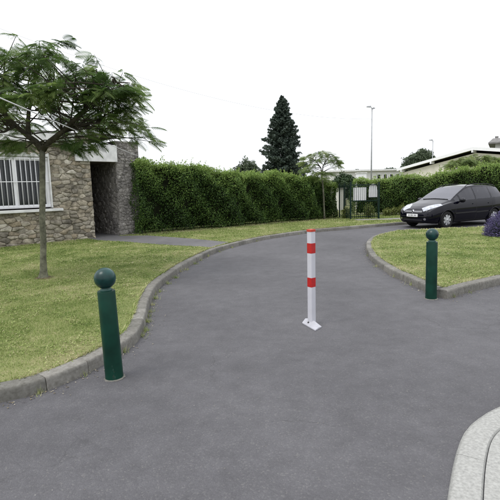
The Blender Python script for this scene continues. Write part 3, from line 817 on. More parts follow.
# ------------------------------------------------------------------ spruce
def conifer(name, label, base, H, Rr, seed, nb=400):
    g = np.random.default_rng(seed); root = empty(name, base)
    mb = MB(); mb.tube([(0, 0, -.3), (0, 0, H*.5), (.05, 0, H*.98)], [.16, .10, .015], 8); mb.build('trunk', MA['dbark'], root, True)
    C = []; A_ = []; TT = []; br = MB()
    for i in range(nb):
        t = (i/nb)**.9; z = .35+t*(H-.5); a = i*2.39996+g.normal(0, .3)
        r = Rr*min(1, .6+1.6*t)*(1-t)**.66*g.uniform(.60, 1.12)*(1+.10*math.sin(t*21+a))+.04
        if g.random() < .06: r *= 1.15
        tipz = z+(.10+.25*t)*r-.18*r*(1-t)
        d = np.array([math.cos(a), math.sin(a)])
        if i % 2 == 0: br.tube([(0, 0, z), (d[0]*r*.5, d[1]*r*.5, z-.06*r), (d[0]*r, d[1]*r, tipz)], [.02, .012, .004], 4, False)
        k = int(30+110*r); s = g.uniform(.15, 1.0, k)**.7; wdt = .30*r*(1.12-s)+.05
        off = g.normal(0, 1, k)*wdt*.6
        px = d[0]*r*s-d[1]*off; py = d[1]*r*s+d[0]*off; pz = z+(tipz-z)*s*s-.06*r*s+g.normal(0, .05, k)-np.abs(off)*.25
        C.append(np.c_[px, py, pz])
        A_.append(np.c_[np.tile(d, (k, 1))+g.normal(0, .6, (k, 2)), g.normal(-.15, .45, k)])
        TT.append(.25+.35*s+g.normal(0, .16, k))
    br.build('branches', MA['dbark'], root)
    C = np.concatenate(C); A_ = np.concatenate(A_); TT = np.concatenate(TT)
    V, F = leaves(C, A_, g.normal(size=C.shape)+np.array([0, 0, .8]), g.uniform(.12, .26, len(C)), g.uniform(.045, .09, len(C)))
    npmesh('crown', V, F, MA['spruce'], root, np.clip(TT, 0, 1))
    return tag(root, label, 'tree')
yS = 36.0; top = D(279, 95, yS); mid = D(283, 180, yS)
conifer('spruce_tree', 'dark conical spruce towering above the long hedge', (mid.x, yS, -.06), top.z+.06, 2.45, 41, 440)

# ------------------------------------------------------------------ broadleaf trees and bushes far behind
def bush(name, label, base, lobes, n, leaf, m, seed, cat='tree', trunk=None, group=None, tb=.4):
    g = np.random.default_rng(seed); root = empty(name, base)
    C = []; NN = []; TT = []; B = np.array(base)
    tot = sum(l[3]*l[4]*l[5] for l in lobes)**1
    for (x, y, z, rx, ry, rz) in lobes:
        k = int(n*(rx*ry*rz)/tot); d = unit(g.normal(size=(k, 3))); s = g.uniform(.55, 1.02, k)**.6
        lump = 1+.16*np.sin(d[:, 0]*5+seed)+.14*np.sin(d[:, 1]*6+z)+.14*np.sin(d[:, 2]*7+x)
        C.append(np.array([x, y, z])+d*np.array([rx, ry, rz])*(s*lump)[:, None]-B*0); NN.append(d)
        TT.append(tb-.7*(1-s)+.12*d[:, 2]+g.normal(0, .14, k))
    C = np.concatenate(C); NN = np.concatenate(NN); TT = np.concatenate(TT); k = len(C)
    V, F = leaves(C, g.normal(size=(k, 3)), unit(NN)+g.normal(0, .6, (k, 3)), g.uniform(.7, 1.2, k)*leaf, g.uniform(.4, .6, k)*leaf)
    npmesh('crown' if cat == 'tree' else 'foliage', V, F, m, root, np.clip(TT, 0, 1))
    mb = MB(); z0 = lobes[0][2]
    if trunk:
        mb.tube([(0, 0, -.1), (0, 0, z0*.6), (lobes[0][0]*.5, 0, z0)], [trunk, trunk*.8, trunk*.5], 8)
        for l in lobes[1:]: mb.tube([(0, 0, z0*.6), (l[0]*.6, l[1]*.6, l[2]-.2*l[5]), (l[0], l[1], l[2])], [trunk*.5, trunk*.35, trunk*.15], 6)
        mb.build('trunk', MA['dbark'], root, True)
    else:
        for l in lobes:
            for q in range(5): mb.tube([(l[0]*.3, l[1]*.3, -.06), (l[0]+g.normal(0, .3)*l[3], l[1]+g.normal(0, .3)*l[4], l[2]+.3*l[5])], [.012, .004], 5)
        tag(mb.build('stems', MA['dbark'], root), kind='stuff')
    return tag(root, label, cat, group)
def far_tree(name, label, pxl, pxr, ptop, y, m, seed, n=5000, leaf=.3):
    c = D((pxl+pxr)/2, ptop, y); wdt = D(pxr, ptop, y).x-D(pxl, ptop, y).x; Rr = wdt/2; H = c.z
    lob = [(0, 0, H*.62, Rr*.75, Rr*.7, H*.36), (-Rr*.5, .3, H*.55, Rr*.55, Rr*.5, H*.3), (Rr*.5, -.2, H*.58, Rr*.5, Rr*.5, H*.30), (.1*Rr, 0, H*.80, Rr*.62, Rr*.6, H*.19), (-.45*Rr, 0, H*.74, Rr*.5, Rr*.5, H*.2), (.5*Rr, .2, H*.76, Rr*.46, Rr*.5, H*.19)]
    return bush(name, label, (c.x, y, -.06), lob, n, leaf, m, seed, trunk=.2)
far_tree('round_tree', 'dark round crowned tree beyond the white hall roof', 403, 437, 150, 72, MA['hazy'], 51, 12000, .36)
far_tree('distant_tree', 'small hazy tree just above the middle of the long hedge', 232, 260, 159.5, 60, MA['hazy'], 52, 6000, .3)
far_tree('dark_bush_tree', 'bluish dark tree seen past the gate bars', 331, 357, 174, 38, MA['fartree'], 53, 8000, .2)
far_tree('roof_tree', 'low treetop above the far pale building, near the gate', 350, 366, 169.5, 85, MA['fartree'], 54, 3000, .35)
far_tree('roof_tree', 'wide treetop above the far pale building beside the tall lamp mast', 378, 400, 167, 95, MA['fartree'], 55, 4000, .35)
# yellowish shrubs along the foot of the far hedge
for i, (px, py, w_, hpx, lab) in enumerate([(346, 218.5, 9, 12, 'yellow green shrub at the left post of the gate'), (369, 218, 11, 15, 'yellow green shrub in front of the gate bars'),
                                         (387, 216, 8, 8, 'small yellow shrub between gate and car, left one'), (394, 215.5, 8, 9, 'small yellow shrub between gate and car, middle one'), (402, 215, 9, 11, 'yellow shrub just behind the nose of the car')]):
    b_ = G(px, py, LZ); sc = b_.y/FPX; rx = w_*sc/2; hz = hpx*sc
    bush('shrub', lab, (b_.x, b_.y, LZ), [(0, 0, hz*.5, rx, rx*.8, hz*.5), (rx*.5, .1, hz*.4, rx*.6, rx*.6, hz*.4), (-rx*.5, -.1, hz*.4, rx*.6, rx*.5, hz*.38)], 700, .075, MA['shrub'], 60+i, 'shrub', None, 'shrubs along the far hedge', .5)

# lavender
def lavender():
    b_ = G(504.5, 236, LZ); g = np.random.default_rng(77); root = empty('lavender_bush', (b_.x, b_.y, LZ)); root.scale = (.88, .88, .95)
    n = 1500; d = unit(g.normal(size=(n, 3))); d[:, 2] = np.abs(d[:, 2])*.9+.12; d = unit(d)
    ln = g.uniform(.52, .72, n)*np.array(1-.15*(1-d[:, 2])); tip = d*ln[:, None]*np.array([.92, .92, 1.0]); tip[:, 2] -= .10*(1-d[:, 2])
    base = d*.08; base[:, 2] = 0
    sd_ = unit(np.cross(d, g.normal(size=(n, 3))))*.004
    V = np.stack([base-sd_, base+sd_, tip+sd_, tip-sd_], 1).reshape(-1, 3)
    npmesh('stems', V, np.arange(4*n).reshape(-1, 4), MA['lavg'], root, g.uniform(0, 1, n))
    k = 7; t = np.tile(np.linspace(-.03, .12, k), n); C = np.repeat(tip, k, 0)+np.repeat(d, k, 0)*t[:, None]+g.normal(0, .006, (n*k, 3))
    V, F = leaves(C, np.repeat(d, k, 0)+g.normal(0, .6, (n*k, 3)), g.normal(size=(n*k, 3)), .034, .026)
    npmesh('flower_spikes', V, F, MA['lavp'], root, np.clip(g.normal(.5, .22, n*k), 0, 1))
    m_ = 5200; q = unit(g.normal(size=(m_, 3))); q[:, 2] = np.abs(q[:, 2]); C = q*g.uniform(.15, .50, m_)[:, None]*np.array([.95, .95, .95])
    V, F = leaves(C, q+g.normal(0, .3, (m_, 3)), g.normal(size=(m_, 3)), .06, .008)
    npmesh('leaves', V, F, MA['lavg'], root, g.uniform(0, 1, m_))
    tag(root, 'purple lavender bush on the right lawn in front of the car', 'bush')
lavender()

# ------------------------------------------------------------------ bollards
def bollard(base, r, hcol, rb, tilt, label):
    root = empty('bollard', base); root.rotation_euler = tilt
    mb = MB(); mb.lathe([(r*1.03, -.06), (r*1.02, .01), (r*1.0, .03), (r*.985, hcol*.5), (r*.965, hcol-.012), (r*.93, hcol-.002), (r*.5, hcol+.001)], 40)
    o = mb.build('post', MA['green'], root); auto_smooth(o, 50)
    mb = MB(); mb.lathe([(r*.62, hcol-.003), (r*.66, hcol+.004), (r*.62, hcol+.014), (r*.5, hcol+.022), (r*.48, hcol+.05)], 32); auto_smooth(mb.build('collar', MA['collar'], root), 60)
    mb = MB(); zc = hcol+.018+rb*.97
    mb.lathe([(max(.0005, rb*math.sin(a)), zc-rb*math.cos(a)) for a in np.linspace(.02, math.pi-.001, 26)], 40); mb.build('ball', MA['ballgreen'], root, True)
    # rough ring of mortar round the foot
    mb = MB(); g = random.Random(int(base[0]*100)); n = 28
    rr = [r*(1.12+g.uniform(0, .16)) for _ in range(n)]
    vs = [(r*1.0*math.cos(2*math.pi*k/n), r*1.0*math.sin(2*math.pi*k/n), .010) for k in range(n)]+[(rr[k]*math.cos(2*math.pi*k/n), rr[k]*math.sin(2*math.pi*k/n), .002) for k in range(n)]
    mb.add(vs, [(k, n+k, n+(k+1) % n, (k+1) % n) for k in range(n)])
    ring = mb.build('mortar_ring', MA['kerb'], root)
    tag(root, label, 'bollard', 'green ball topped bollards')
    return root
bl = G(114.5, 377.5)
bollard((bl.x, bl.y, 0), .078, .80, .092, (R(.5), R(-1.2), 0), 'dark green ball topped bollard leaning slightly beside the left kerb')
br_ = G(431, 298.5)
bollard((br_.x, br_.y, 0), .079, .835, .087, (0, R(-1.6), .8), 'upright dark green ball topped bollard at the corner of the right lawn')

# ------------------------------------------------------------------ red and white folding post
def folding_post():
    L_, F_, R_ = G(302, 323.5), G(315.3, 331.3), G(321.8, 327.5); B_ = L_+R_-F_
    pc = G(311.8, 324.5)
    root = empty('parking_post', (pc.x, pc.y, 0))
    L_, F_, R_, B_ = [p-pc for p in (L_, F_, R_, B_)]
    mb = MB(); z1 = .012
    K1 = Vector((0, 0, .075)); K2 = (F_+R_)/2; K2.z = .020
    K0 = (L_+B_)/2; K0.z = .045
    up = lambda p: Vector((p.x, p.y, z1))
    mb.add([L_, F_, R_, B_, up(L_), up(F_), up(R_), up(B_), K1, K2, K0],
           [(3, 2, 1, 0), (0, 1, 5, 4), (1, 2, 6, 5), (2, 3, 7, 6), (3, 0, 4, 7), (4, 5, 9, 8), (6, 7, 8, 9), (5, 6, 9), (4, 8, 10), (8, 7, 10), (7, 4, 10)])
    foot = mb.build('foot', MA['footgrey'], root, bevel=.003)
    # lock hole on the left slope
    c = up(L_)*.42+up(F_)*.18+K1*.40
    nrm = (up(F_)-up(L_)).cross(K1-up(L_)).normalized()
    q = nrm.to_track_quat('Z', 'Y')
    mb = MB(); mb.add([c+q@Vector((.011*math.cos(a), .011*math.sin(a), h)) for h in (-.002, .003) for a in np.linspace(0, 2*math.pi, 14, endpoint=False)],
                      [(k, (k+1) % 14, 14+(k+1) % 14, 14+k) for k in range(14)]+[tuple(range(14, 28))])
    mb.build('lock', MA['hole'], foot)
    H = 1.142; s = .036
    def ring(z0, z1_, e, m, name, par, rot=R(37), cap=False):
        mb = MB(); n = 4; prof = []
        cs = []
        for k in range(4):
            for j in range(4):
                a = math.pi/2*k+math.pi/2*j/3; cx = (s+e-.007)*(1 if k in (0, 3) else -1); cy = (s+e-.007)*(1 if k in (0, 1) else -1)
                cs.append((cx+.007*math.cos(a), cy+.007*math.sin(a)))
        n = len(cs); c_, s_ = math.cos(rot), math.sin(rot)
        cs = [(x*c_-y*s_, x*s_+y*c_) for x, y in cs]
        mb.add([(x, y, z) for z in (z0, z1_) for x, y in cs], [(k, (k+1) % n, n+(k+1) % n, n+k) for k in range(n)]+[tuple(range(n, 2*n)), tuple(reversed(range(n)))])
        return auto_smooth(mb.build(name, m, par), 40)
    ring(.02, H-.012, 0, MA['postwhite'], 'post', root)
    ring(.468, .580, .0012, MA['red'], 'reflective_band', root)
    ring(.873, .992, .0012, MA['red'], 'reflective_band', root)
    ring(H-.014, H+.012, .003, MA['redcap'], 'cap', root)
    tag(root, 'white square folding parking post with red bands on the asphalt', 'post')
folding_post()

# ------------------------------------------------------------------ gate with notice boards
def gate():
    yg = 21.2; a = D(350.5, 218, yg); b = D(378.5, 218, yg); z1 = D(352, 184, yg).z
    root = empty('gate', (a.x, yg, LZ)); W = b.x-a.x; H = z1-LZ
    for x, e in ((0, .05), (W, 0)):
        mb = MB(); mb.box((x-.04, -.04, -.1), (x+.04, .04, H+.06+e)); mb.build('post', MA['gategreen'], root, bevel=.006)
    for z in (.12, H*.52, H-.06):
        mb = MB(); mb.box((.04, -.015, z-.02), (W-.04, .015, z+.02)); mb.build('rail', MA['gategreen'], root)
    n = 13
    for k in range(n):
        x = .04+(W-.08)*(k+.5)/n
        mb = MB(); mb.tube([(x, -.028, .06), (x, -.028, H)], .010, 6); mb.build('bar', MA['gategreen'], root, True)
    tag(root, 'dark green barred metal gate between the hedges with white boards behind', 'gate')
    # boards fixed behind the bars
    def board(p0, p1, arch, lab):
        A_ = D(p0[0], p0[1], yg+.05); B_ = D(p1[0], p1[1], yg+.05); w_ = B_.x-A_.x; h_ = A_.z-B_.z
        o = empty('notice_board', (A_.x, yg+.035, B_.z)); mb = MB()
        pts = [(0, 0), (w_, 0), (w_, h_*(.5 if arch else 1))]
        if arch: pts += [(w_/2+w_/2*math.cos(t), h_*.5+h_*.5*math.sin(t)) for t in np.linspace(0, math.pi, 9)[1:-1]]
        pts += [(0, h_*(.5 if arch else 1))]
        n = len(pts)
        mb.add([(x, 0, z) for x, z in pts]+[(x, .02, z) for x, z in pts], [tuple(range(n)), tuple(reversed(range(n, 2*n)))]+[(k, n+k, n+(k+1) % n, (k+1) % n) for k in range(n)])
        mb.build('panel', MA['white'], o)
        mb = MB(); mb.box((.02, -.012, -.02), (w_-.02, .03, 0)); mb.build('bottom_rail', MA['gategreen'], o)
        tag(o, lab, 'notice board', 'white boards on the gate')
    board((353.4, 187.6), (366, 200.2), False, 'rectangular white board on the gate')
    board((368.6, 183.9), (377.4, 197), True, 'white board with arched top on the gate')
    # short fixed panel between hedge and gate, turned away from the road
    c = D(339.5, 216, 22.6); f = empty('side_fence', (c.x, 22.6, LZ)); e = Vector((a.x-c.x-.06, yg-22.6, 0)); n = 9
    for t in (0, .5):
        mb = MB(); p = e*t; mb.box((p.x-.03, p.y-.03, -.1), (p.x+.03, p.y+.03, H+.05)); mb.build('post', MA['gategreen'], f)
    for k in range(n):
        p = e*((k+.5)/n); mb = MB(); mb.tube([(p.x, p.y, .05), (p.x, p.y, H-.02)], .012, 6); mb.build('bar', MA['gategreen'], f)
    for z in (.15, H-.1):
        mb = MB(); mb.tube([(0, 0, z), (e.x, e.y, z)], .018, 4); mb.build('rail', MA['gategreen'], f)
    tag(f, 'short dark green bar fence left of the gate', 'fence')
gate()

# ------------------------------------------------------------------ lamps and cables
def mast(px_top, py_top, px_bot, y, r, label, heads):
    t = D(px_top, py_top, y); root = empty('lamp_mast', (t.x, y, -.06)); H = t.z+.06
    mb = MB(); mb.tube([(0, 0, -.1), (0, 0, H*.5), (0, 0, H)], [r, r*.8, r*.55], 10); mb.build('pole', MA['steel'], root, True)
    for dx, dz, ln in heads:
        mb = MB(); mb.tube([(0, 0, H-.15), (dx*.6, 0, H-.05+dz), (dx, 0, H+dz)], .03, 6); mb.build('arm', MA['steel'], root, True)
        mb = MB(); s = 1 if dx > 0 else -1
        mb.add([(dx, -.14, H+dz-.06), (dx+s*ln, -.11, H+dz-.02), (dx+s*ln, .11, H+dz-.02), (dx, .14, H+dz-.06), (dx, -.12, H+dz+.09), (dx+s*ln, -.08, H+dz+.06), (dx+s*ln, .08, H+dz+.06), (dx, .12, H+dz+.09)],
               [(0, 3, 2, 1), (4, 5, 6, 7), (0, 1, 5, 4), (1, 2, 6, 5), (2, 3, 7, 6), (3, 0, 4, 7)]); mb.build('lamp_head', MA['steel'], root)
    return tag(root, label, 'lamp', 'lamps beyond the hedges')
mast(372, 108, 374, 46, .085, 'tall thin lamp mast with two heads rising behind the gate', [(-.12, .12, .42), (.08, -.05, .22)])
mast(433, 140.5, 433, 60, .07, 'short lamp visible above the round tree behind the hall', [(-.1, .05, .4)])

def cable(name, pts, r, m, label, sag=.0):
    P = [Vector(p) for p in pts]; o = P[0].copy(); out = []
    n = 24
    for i in range(len(P)-1):
        for k in range(n): 
            t = k/n; q = P[i].lerp(P[i+1], t); q.z -= sag*4*t*(1-t); out.append(q-o)
    out.append(P[-1]-o)
    mb = MB(); mb.tube(out, r, 6); ob = mb.build(name, m, None, True); ob.location = o
    return tag(ob, label, 'cable')
pe = A0+U*(x_p1+.02)+Nn*.02; pe.z = D(139, 156.5, pe.y).z
ps = D(0, 93, 4.6)
dirn = (ps-pe)
cable('overhead_cable', [pe, ps+dirn*.9], .0075, MA['cable'], 'white overhead cable crossing the leafy tree to the stone pillar', .05)
lamp_at = D(371.8, 119, 46)
wl = D(185, 88, 30); wr = D(268, 112, 38)
cable('thin_wire', [D(-60, 5, 24), lamp_at], .007, MA['dcable'], 'faint thin wire in the sky running to the tall lamp mast', 1.5)

# ------------------------------------------------------------------ hall with low gable behind the hedge
def hall():
    ap = D(476, 147.5, 36); e1 = D(400, 169, 44)
    a2 = Vector((ap.x, ap.y, 0)); e2 = Vector((e1.x, e1.y, 0)); u = (a2-e2); hw = u.length; u.normalize()
    root = empty('hall', (a2.x, a2.y, -.06), math.atan2(u.y, u.x))     # local x along the gable, local y into the building
    za, ze = ap.z+.06, e1.z+.06; Dp = 16; o = .35
    slope = (za-ze)/hw
    mb = MB(); zt = lambda x: za-.42-abs(x)*slope
    w_ = hw-.4
    mb.add([(-w_, 0, -.1), (w_, 0, -.1), (w_, 0, zt(w_)), (0, 0, zt(0)), (-w_, 0, zt(w_)), (-w_, Dp, -.1), (w_, Dp, -.1), (w_, Dp, zt(w_)), (0, Dp, zt(0)), (-w_, Dp, zt(w_))],
           [(0, 1, 2, 3, 4), (9, 8, 7, 6, 5), (0, 5, 6, 1), (1, 6, 7, 2), (4, 9, 5, 0)]); mb.build('wall', MA['cream'], root)
    for s in (-1, 1):
        mb = MB(); t = .10
        mb.add([(0, -o, za), (s*hw, -o, ze), (s*hw, Dp+o, ze), (0, Dp+o, za), (0, -o, za-t), (s*hw, -o, ze-t), (s*hw, Dp+o, ze-t), (0, Dp+o, za-t)],
               [(0, 1, 2, 3), (7, 6, 5, 4), (0, 4, 5, 1), (1, 5, 6, 2), (2, 6, 7, 3)]); mb.build('roof', MA['roof'], root)
        mb = MB(); mb.add([(0, -o-.05, za+.04), (s*hw, -o-.05, ze+.04), (s*hw, -o-.05, ze-.20), (0, -o-.05, za-.20), (0, -o-.004, za+.04), (s*hw, -o-.004, ze+.04), (s*hw, -o-.004, ze-.20), (0, -o-.004, za-.20)],
               [(0, 1, 2, 3), (7, 6, 5, 4), (0, 4, 5, 1), (3, 2, 6, 7), (1, 5, 6, 2)]); mb.build('fascia', MA['white'], root)
        mb = MB(); mb.add([(0, -o, za-.12), (s*hw, -o, ze-.12), (s*hw, 0.02, ze-.12), (0, .02, za-.12), (0, -o, za-.16), (s*hw, -o, ze-.16), (s*hw, .02, ze-.16), (0, .02, za-.16)],
               [(0, 1, 2, 3), (7, 6, 5, 4), (0, 4, 5, 1), (3, 2, 6, 7), (1, 5, 6, 2)]); mb.build('soffit', MA['offwhite'] if s < 0 else MA['wood'], root)
    for x in (-hw*.93, -hw*.5, 0, hw*.5):
        z = za-abs(x)*slope; mb = MB(); mb.box((x-.06, -o-.08, z-.40), (x+.06, -.002, z-.165)); mb.build('purlin_end', MA['white'], root)
    for k in range(3):
        x = -w_+2.2+k*2.6; mb = MB(); mb.box((x, -.03, 1.2), (x+1.6, -.002, 2.3)); f = mb.build('window', MA['white'], root)
        mb = MB(); mb.box((x+.08, -.045, 1.28), (x+1.52, -.031, 2.22)); mb.build('pane', MA['pane'], f)
    tag(root, 'white hall with low gabled roof behind the right hedge', 'building')
hall()

def long_building():
    y = 62; a = D(331, 171.5, y); b = D(403, 170, y); H = (a.z+b.z)/2
    root = empty('low_building', (a.x, y, -.06)); W = b.x-a.x
    mb = MB(); mb.box((0, 0, -.1), (W, 8, H)); mb.build('wall', MA['pale'], root)
    mb = MB(); mb.box((-.3, -.35, H), (W+.3, 8.3, H+.22)); mb.build('roof', MA['offwhite'], root)
    xs = np.linspace(W*.64, W-.95, 4)
    for x in xs:
        mb = MB(); mb.box((x, -.04, H-1.25), (x+.50, -.002, H-.45)); f = mb.build('window', MA['white'], root)
        mb = MB(); mb.box((x+.05, -.055, H-1.20), (x+.45, -.041, H-.50)); mb.build('pane', MA['pane'], f)
    tag(root, 'long low pale building with a row of small windows far behind the gate', 'building')
    # upright white board / kiosk just beyond the gate
    y = 31; a = D(357.5, 172.5, y); b = D(366.5, 181, y); o = empty('white_kiosk', (a.x, y, -.06)); w_ = b.x-a.x
    mb = MB(); mb.box((0, 0, -.1), (w_, .5, a.z-.02)); mb.build('body', MA['white'], o, bevel=.01)
    mb = MB(); mb.box((-.04, -.04, a.z-.02), (w_+.04, .54, a.z+.06)); mb.build('lid', MA['offwhite'], o, bevel=.01)
    tag(o, 'narrow white kiosk box showing above the hedge at the gate', 'kiosk')
    y = 30; a = D(334, 188, y); b = D(345, 210, y); o = empty('white_shed', (a.x, y, -.06)); w_ = b.x-a.x
    mb = MB(); mb.box((0, 0, -.1), (w_, 1.5, a.z)); mb.build('wall', MA['pale'], o)
    mb = MB(); mb.box((-.1, -.1, a.z), (w_+.1, 1.6, a.z+.06)); mb.build('roof', MA['roof'], o)
    tag(o, 'low pale shed seen between the hedge end and the gate', 'shed')
    y = 52; a = D(488.5, 143, y); root = empty('far_house', (a.x, y, -.06), -R(30)); zt = a.z+.06; top = D(490, 137.5, y).z+.06
    mb = MB(); mb.box((.7, 0, -.1), (9, 7, zt)); mb.build('wall', MA['pale'], root)
    mb = MB(); mb.add([(0, -.7, zt), (9.7, -.7, zt), (9.7, 7.7, zt), (0, 7.7, zt), (.4, 1.5, top), (9.3, 1.5, top), (9.3, 5.5, top), (.4, 5.5, top), (0, -.7, zt-.16), (9.7, -.7, zt-.16), (9.7, 7.7, zt-.16), (0, 7.7, zt-.16)],
           [(4, 5, 6, 7), (0, 1, 5, 4), (1, 2, 6, 5), (2, 3, 7, 6), (3, 0, 4, 7), (8, 9, 1, 0), (9, 10, 2, 1), (10, 11, 3, 2), (11, 8, 0, 3), (11, 10, 9, 8)]); rf = mb.build('roof', MA['roof'], root)
    mb = MB(); mb.box((.6, 1.8, top-.2), (.95, 2.2, top+.25)); mb.build('chimney', MA['roof'], rf)
    for k in range(2):
        x = 2+3*k; mb = MB(); mb.box((x, -.03, zt-1.8), (x+1.1, -.002, zt-.5)); f = mb.build('window', MA['white'], root)
        mb = MB(); mb.box((x+.07, -.045, zt-1.73), (x+1.03, -.031, zt-.57)); mb.build('pane', MA['pane'], f)
    tag(root, 'house with grey roof edge showing above the hall at the right', 'house')
long_building()

# ------------------------------------------------------------------ the car
def car():
    paint = pm('dark_paint', (.002, .002, .006), .05, .30, var=.1)
    trim = MA['black']
    chrome = pm('chrome', (.6, .6, .62), .15, .5, 1.0, var=.05)
    lens = pm('lamp_lens', (.33, .35, .39), .08, .6, var=.5, scale=12, coat=.5)
    redl = pm('tail_lens', (.35, .01, .01), .15, .6, var=.1)
    tyre = pm('tyre_rubber', (.018, .018, .018), .85, .2, var=.2)
    alloy = pm('hubcap_silver', (.50, .51, .53), .3, .5, .6, var=.08)
    plate = pm('number_plate', (.74, .74, .74), .4, .4, var=.03)
    grey = pm('plate_print', (.10, .10, .11), .6, .3, var=.1)
    seatm = pm('seat_fabric', (.05, .05, .055), .9, .1, var=.15)
    def glass(nm, ior, tint):
     gl, nt, b = newmat(nm)
     out = nt.nodes['Material Output']; nt.nodes.remove(b)
     tr = nd(nt, 'ShaderNodeBsdfTransparent'); tr.inputs[0].default_value = tint
     gs = nd(nt, 'ShaderNodeBsdfGlossy'); gs.inputs['Roughness'].default_value = .02; gs.inputs['Color'].default_value = (.93, .93, 1, 1)
     fr_ = nd(nt, 'ShaderNodeFresnel'); fr_.inputs[0].default_value = ior
     ms = nd(nt, 'ShaderNodeMixShader'); nt.links.new(fr_.outputs[0], ms.inputs[0]); nt.links.new(tr.outputs[0], ms.inputs[1]); nt.links.new(gs.outputs[0], ms.inputs[2])
     nt.links.new(ms.outputs[0], out.inputs['Surface'])
     return gl
    gl = glass('car_glass', 1.6, (.45, .48, .50, 1)); glw = glass('windshield_glass', 2.35, (.40, .42, .50, 1))

    L = 4.49
    def prof(pts, sig=.04):
        xs = np.linspace(-.3, L+.3, 1600); px, py = zip(*pts); y = np.interp(xs, px, py)
        dx = xs[1]-xs[0]; k = np.arange(-int(3*sig/dx), int(3*sig/dx)+1)*dx; g = np.exp(-.5*(k/sig)**2); g /= g.sum()
        ys = np.convolve(np.pad(y, len(k)//2, mode='edge'), g, 'valid')
        return lambda x: float(np.interp(x, xs, ys))
    ztop = prof([(0, .58), (.03, .66), (.10, .735), (.3, .83), (.6, .925), (.95, 1.01), (1.12, 1.06), (1.55, 1.30), (2.0, 1.515), (2.25, 1.575), (2.7, 1.615), (3.2, 1.61), (3.8, 1.565), (4.1, 1.50), (4.22, 1.42), (4.34, 1.15), (4.41, .98), (4.46, .80), (4.49, .62)], .03)
    zlow = prof([(0, .30), (.06, .22), (.5, .19), (4.0, .21), (4.4, .26), (4.49, .36)], .03)
    Wd = prof([(0, .50), (.02, .60), (.06, .69), (.14, .77), (.3, .835), (.6, .88), (1.0, .897), (2.2, .905), (3.6, .90), (4.1, .865), (4.33, .80), (4.45, .68), (4.49, .60)], .02)
    zbelt = prof([(0, .52), (.05, .62), (.12, .68), (.35, .79), (.7, .89), (1.0, .945), (1.4, .975), (2.2, 1.00), (3.2, 1.03), (4.0, 1.07), (4.3, 1.05), (4.42, .90), (4.49, .55)], .03)
    yrail = prof([(0, .44), (.06, .58), (.2, .66), (.6, .72), (1.0, .75), (1.12, .755), (1.6, .69), (2.05, .625), (2.4, .60), (3.2, .60), (4.0, .575), (4.25, .57), (4.45, .58), (4.49, .5)], .03)
    def section(x):
        W, zl, zb, zt, yr = Wd(x), zlow(x), zbelt(x), ztop(x), yrail(x)
        zb = min(zb, zt-.045); zr = max(zb+.012, zt-.045)
        zm = .5*(zl+zb)
        return [(W-.16, zl), (W-.075, zl+.05), (W-.022, zl+.5*(zm-zl)), (W+.004, zm), (W-.004, zb-.35*(zb-zm)), (W-.035, zb),
                (.5*(W-.035+yr)+.020*min(1, (zr-zb)/.3), .5*(zb+zr)), (yr, zr), (yr*.90, zt-.016), (yr*.5, zt+.004), (0, zt+.016)]
    sub = 5
    def row_pts(x):
        P = np.array(section(x)); n = len(P); out = []
        for i in range(n-1):
            p0, p1, p2, p3 = P[max(i-1, 0)], P[i], P[i+1], P[min(i+2, n-1)]
            if i == n-2: p3 = np.array([-P[n-2][0], P[n-2][1]])
            for t in np.arange(sub)/sub:
                # half linear, half Catmull-Rom keeps creases without overshoot
                c = .5*((2*p1)+(-p0+p2)*t+(2*p0-5*p1+4*p2-p3)*t*t+(-p0+3*p1-3*p2+p3)*t**3)
                l = p1+(p2-p1)*t
                out.append(.65*c+.35*l)
        out.append(P[-1]); return np.array(out)
    marks = [1.14, 1.30, 1.52, 1.60, 2.02, 2.42, 2.50, 3.36, 3.44, 4.06, 4.16, 4.23, 4.37]
    xs = sorted(set([0, .006, .014, .025, .04, .06, .085, .115, .15] + [round(v, 3) for v in np.arange(.19, 4.36, .035)] + [4.36, 4.39, 4.42, 4.445, 4.465, 4.48, 4.49] + marks))
    xs2 = []
    for v in xs:
        if v in marks or not any(abs(v-m_) < .014 for m_ in marks): xs2.append(v)
    xs = xs2
    WC = [(.86, .325), (3.60, .325)]; AR = .365
    rows = [row_pts(x) for x in xs]; nr = len(rows[0])
    half = []
    for i, x in enumerate(xs):
        for j in range(nr):
            y, z = rows[i][j]; px = x
            if j <= 4.6*sub:
                for cx, cz in WC:
                    dx, dz = px-cx, z-cz; r = math.hypot(dx, dz)
                    if abs(r-AR) < .020 and dz > -.2: k = AR/r; px = cx+dx*k; z = cz+dz*k
            half.append((px, y, z))
    root = empty('parked_car')
    def region(i, j):
        xm = (xs[i]+xs[i+1])/2; s = (j+.5)/sub
        if 7.35 < s and 1.14 < xm < 2.02: return 'windshield'
        if 7.35 < s and 4.23 < xm < 4.37: return 'rear_window'
        if 5.15 < s < 6.75:
            if 1.30 < xm < 1.52: return 'quarter_window'
            if 1.60 < xm < 2.42: return 'front_door_window'
            if 2.50 < xm < 3.36: return 'rear_door_window'
            if 3.44 < xm < 4.06: return 'rear_quarter_window'
        return 'body'
    def in_arch(i, j):
        if (j+.5)/sub > 4.6: return False
        q = [half[(i+a)*nr+j+b_] for a in (0, 1) for b_ in (0, 1)]
        cx_ = sum(p[0] for p in q)/4; cz_ = sum(p[2] for p in q)/4
        return any(math.hypot(cx_-a, cz_-b_) < AR-.001 for a, b_ in WC)
    groups = {}
    for side in (-1, 1):
        for i in range(len(xs)-1):
            for j in range(nr-1):
                g = region(i, j)
                if g == 'body' and in_arch(i, j): continue
                if g in ('windshield', 'rear_window', 'body'): key = (g, 0)
                else: key = (g, side)
                vs = [Vector((half[a][0], half[a][1]*side, half[a][2])) for a in (i*nr+j, (i+1)*nr+j, (i+1)*nr+j+1, i*nr+j+1)]
                groups.setdefault(key, []).append(vs if side == -1 else vs[::-1])
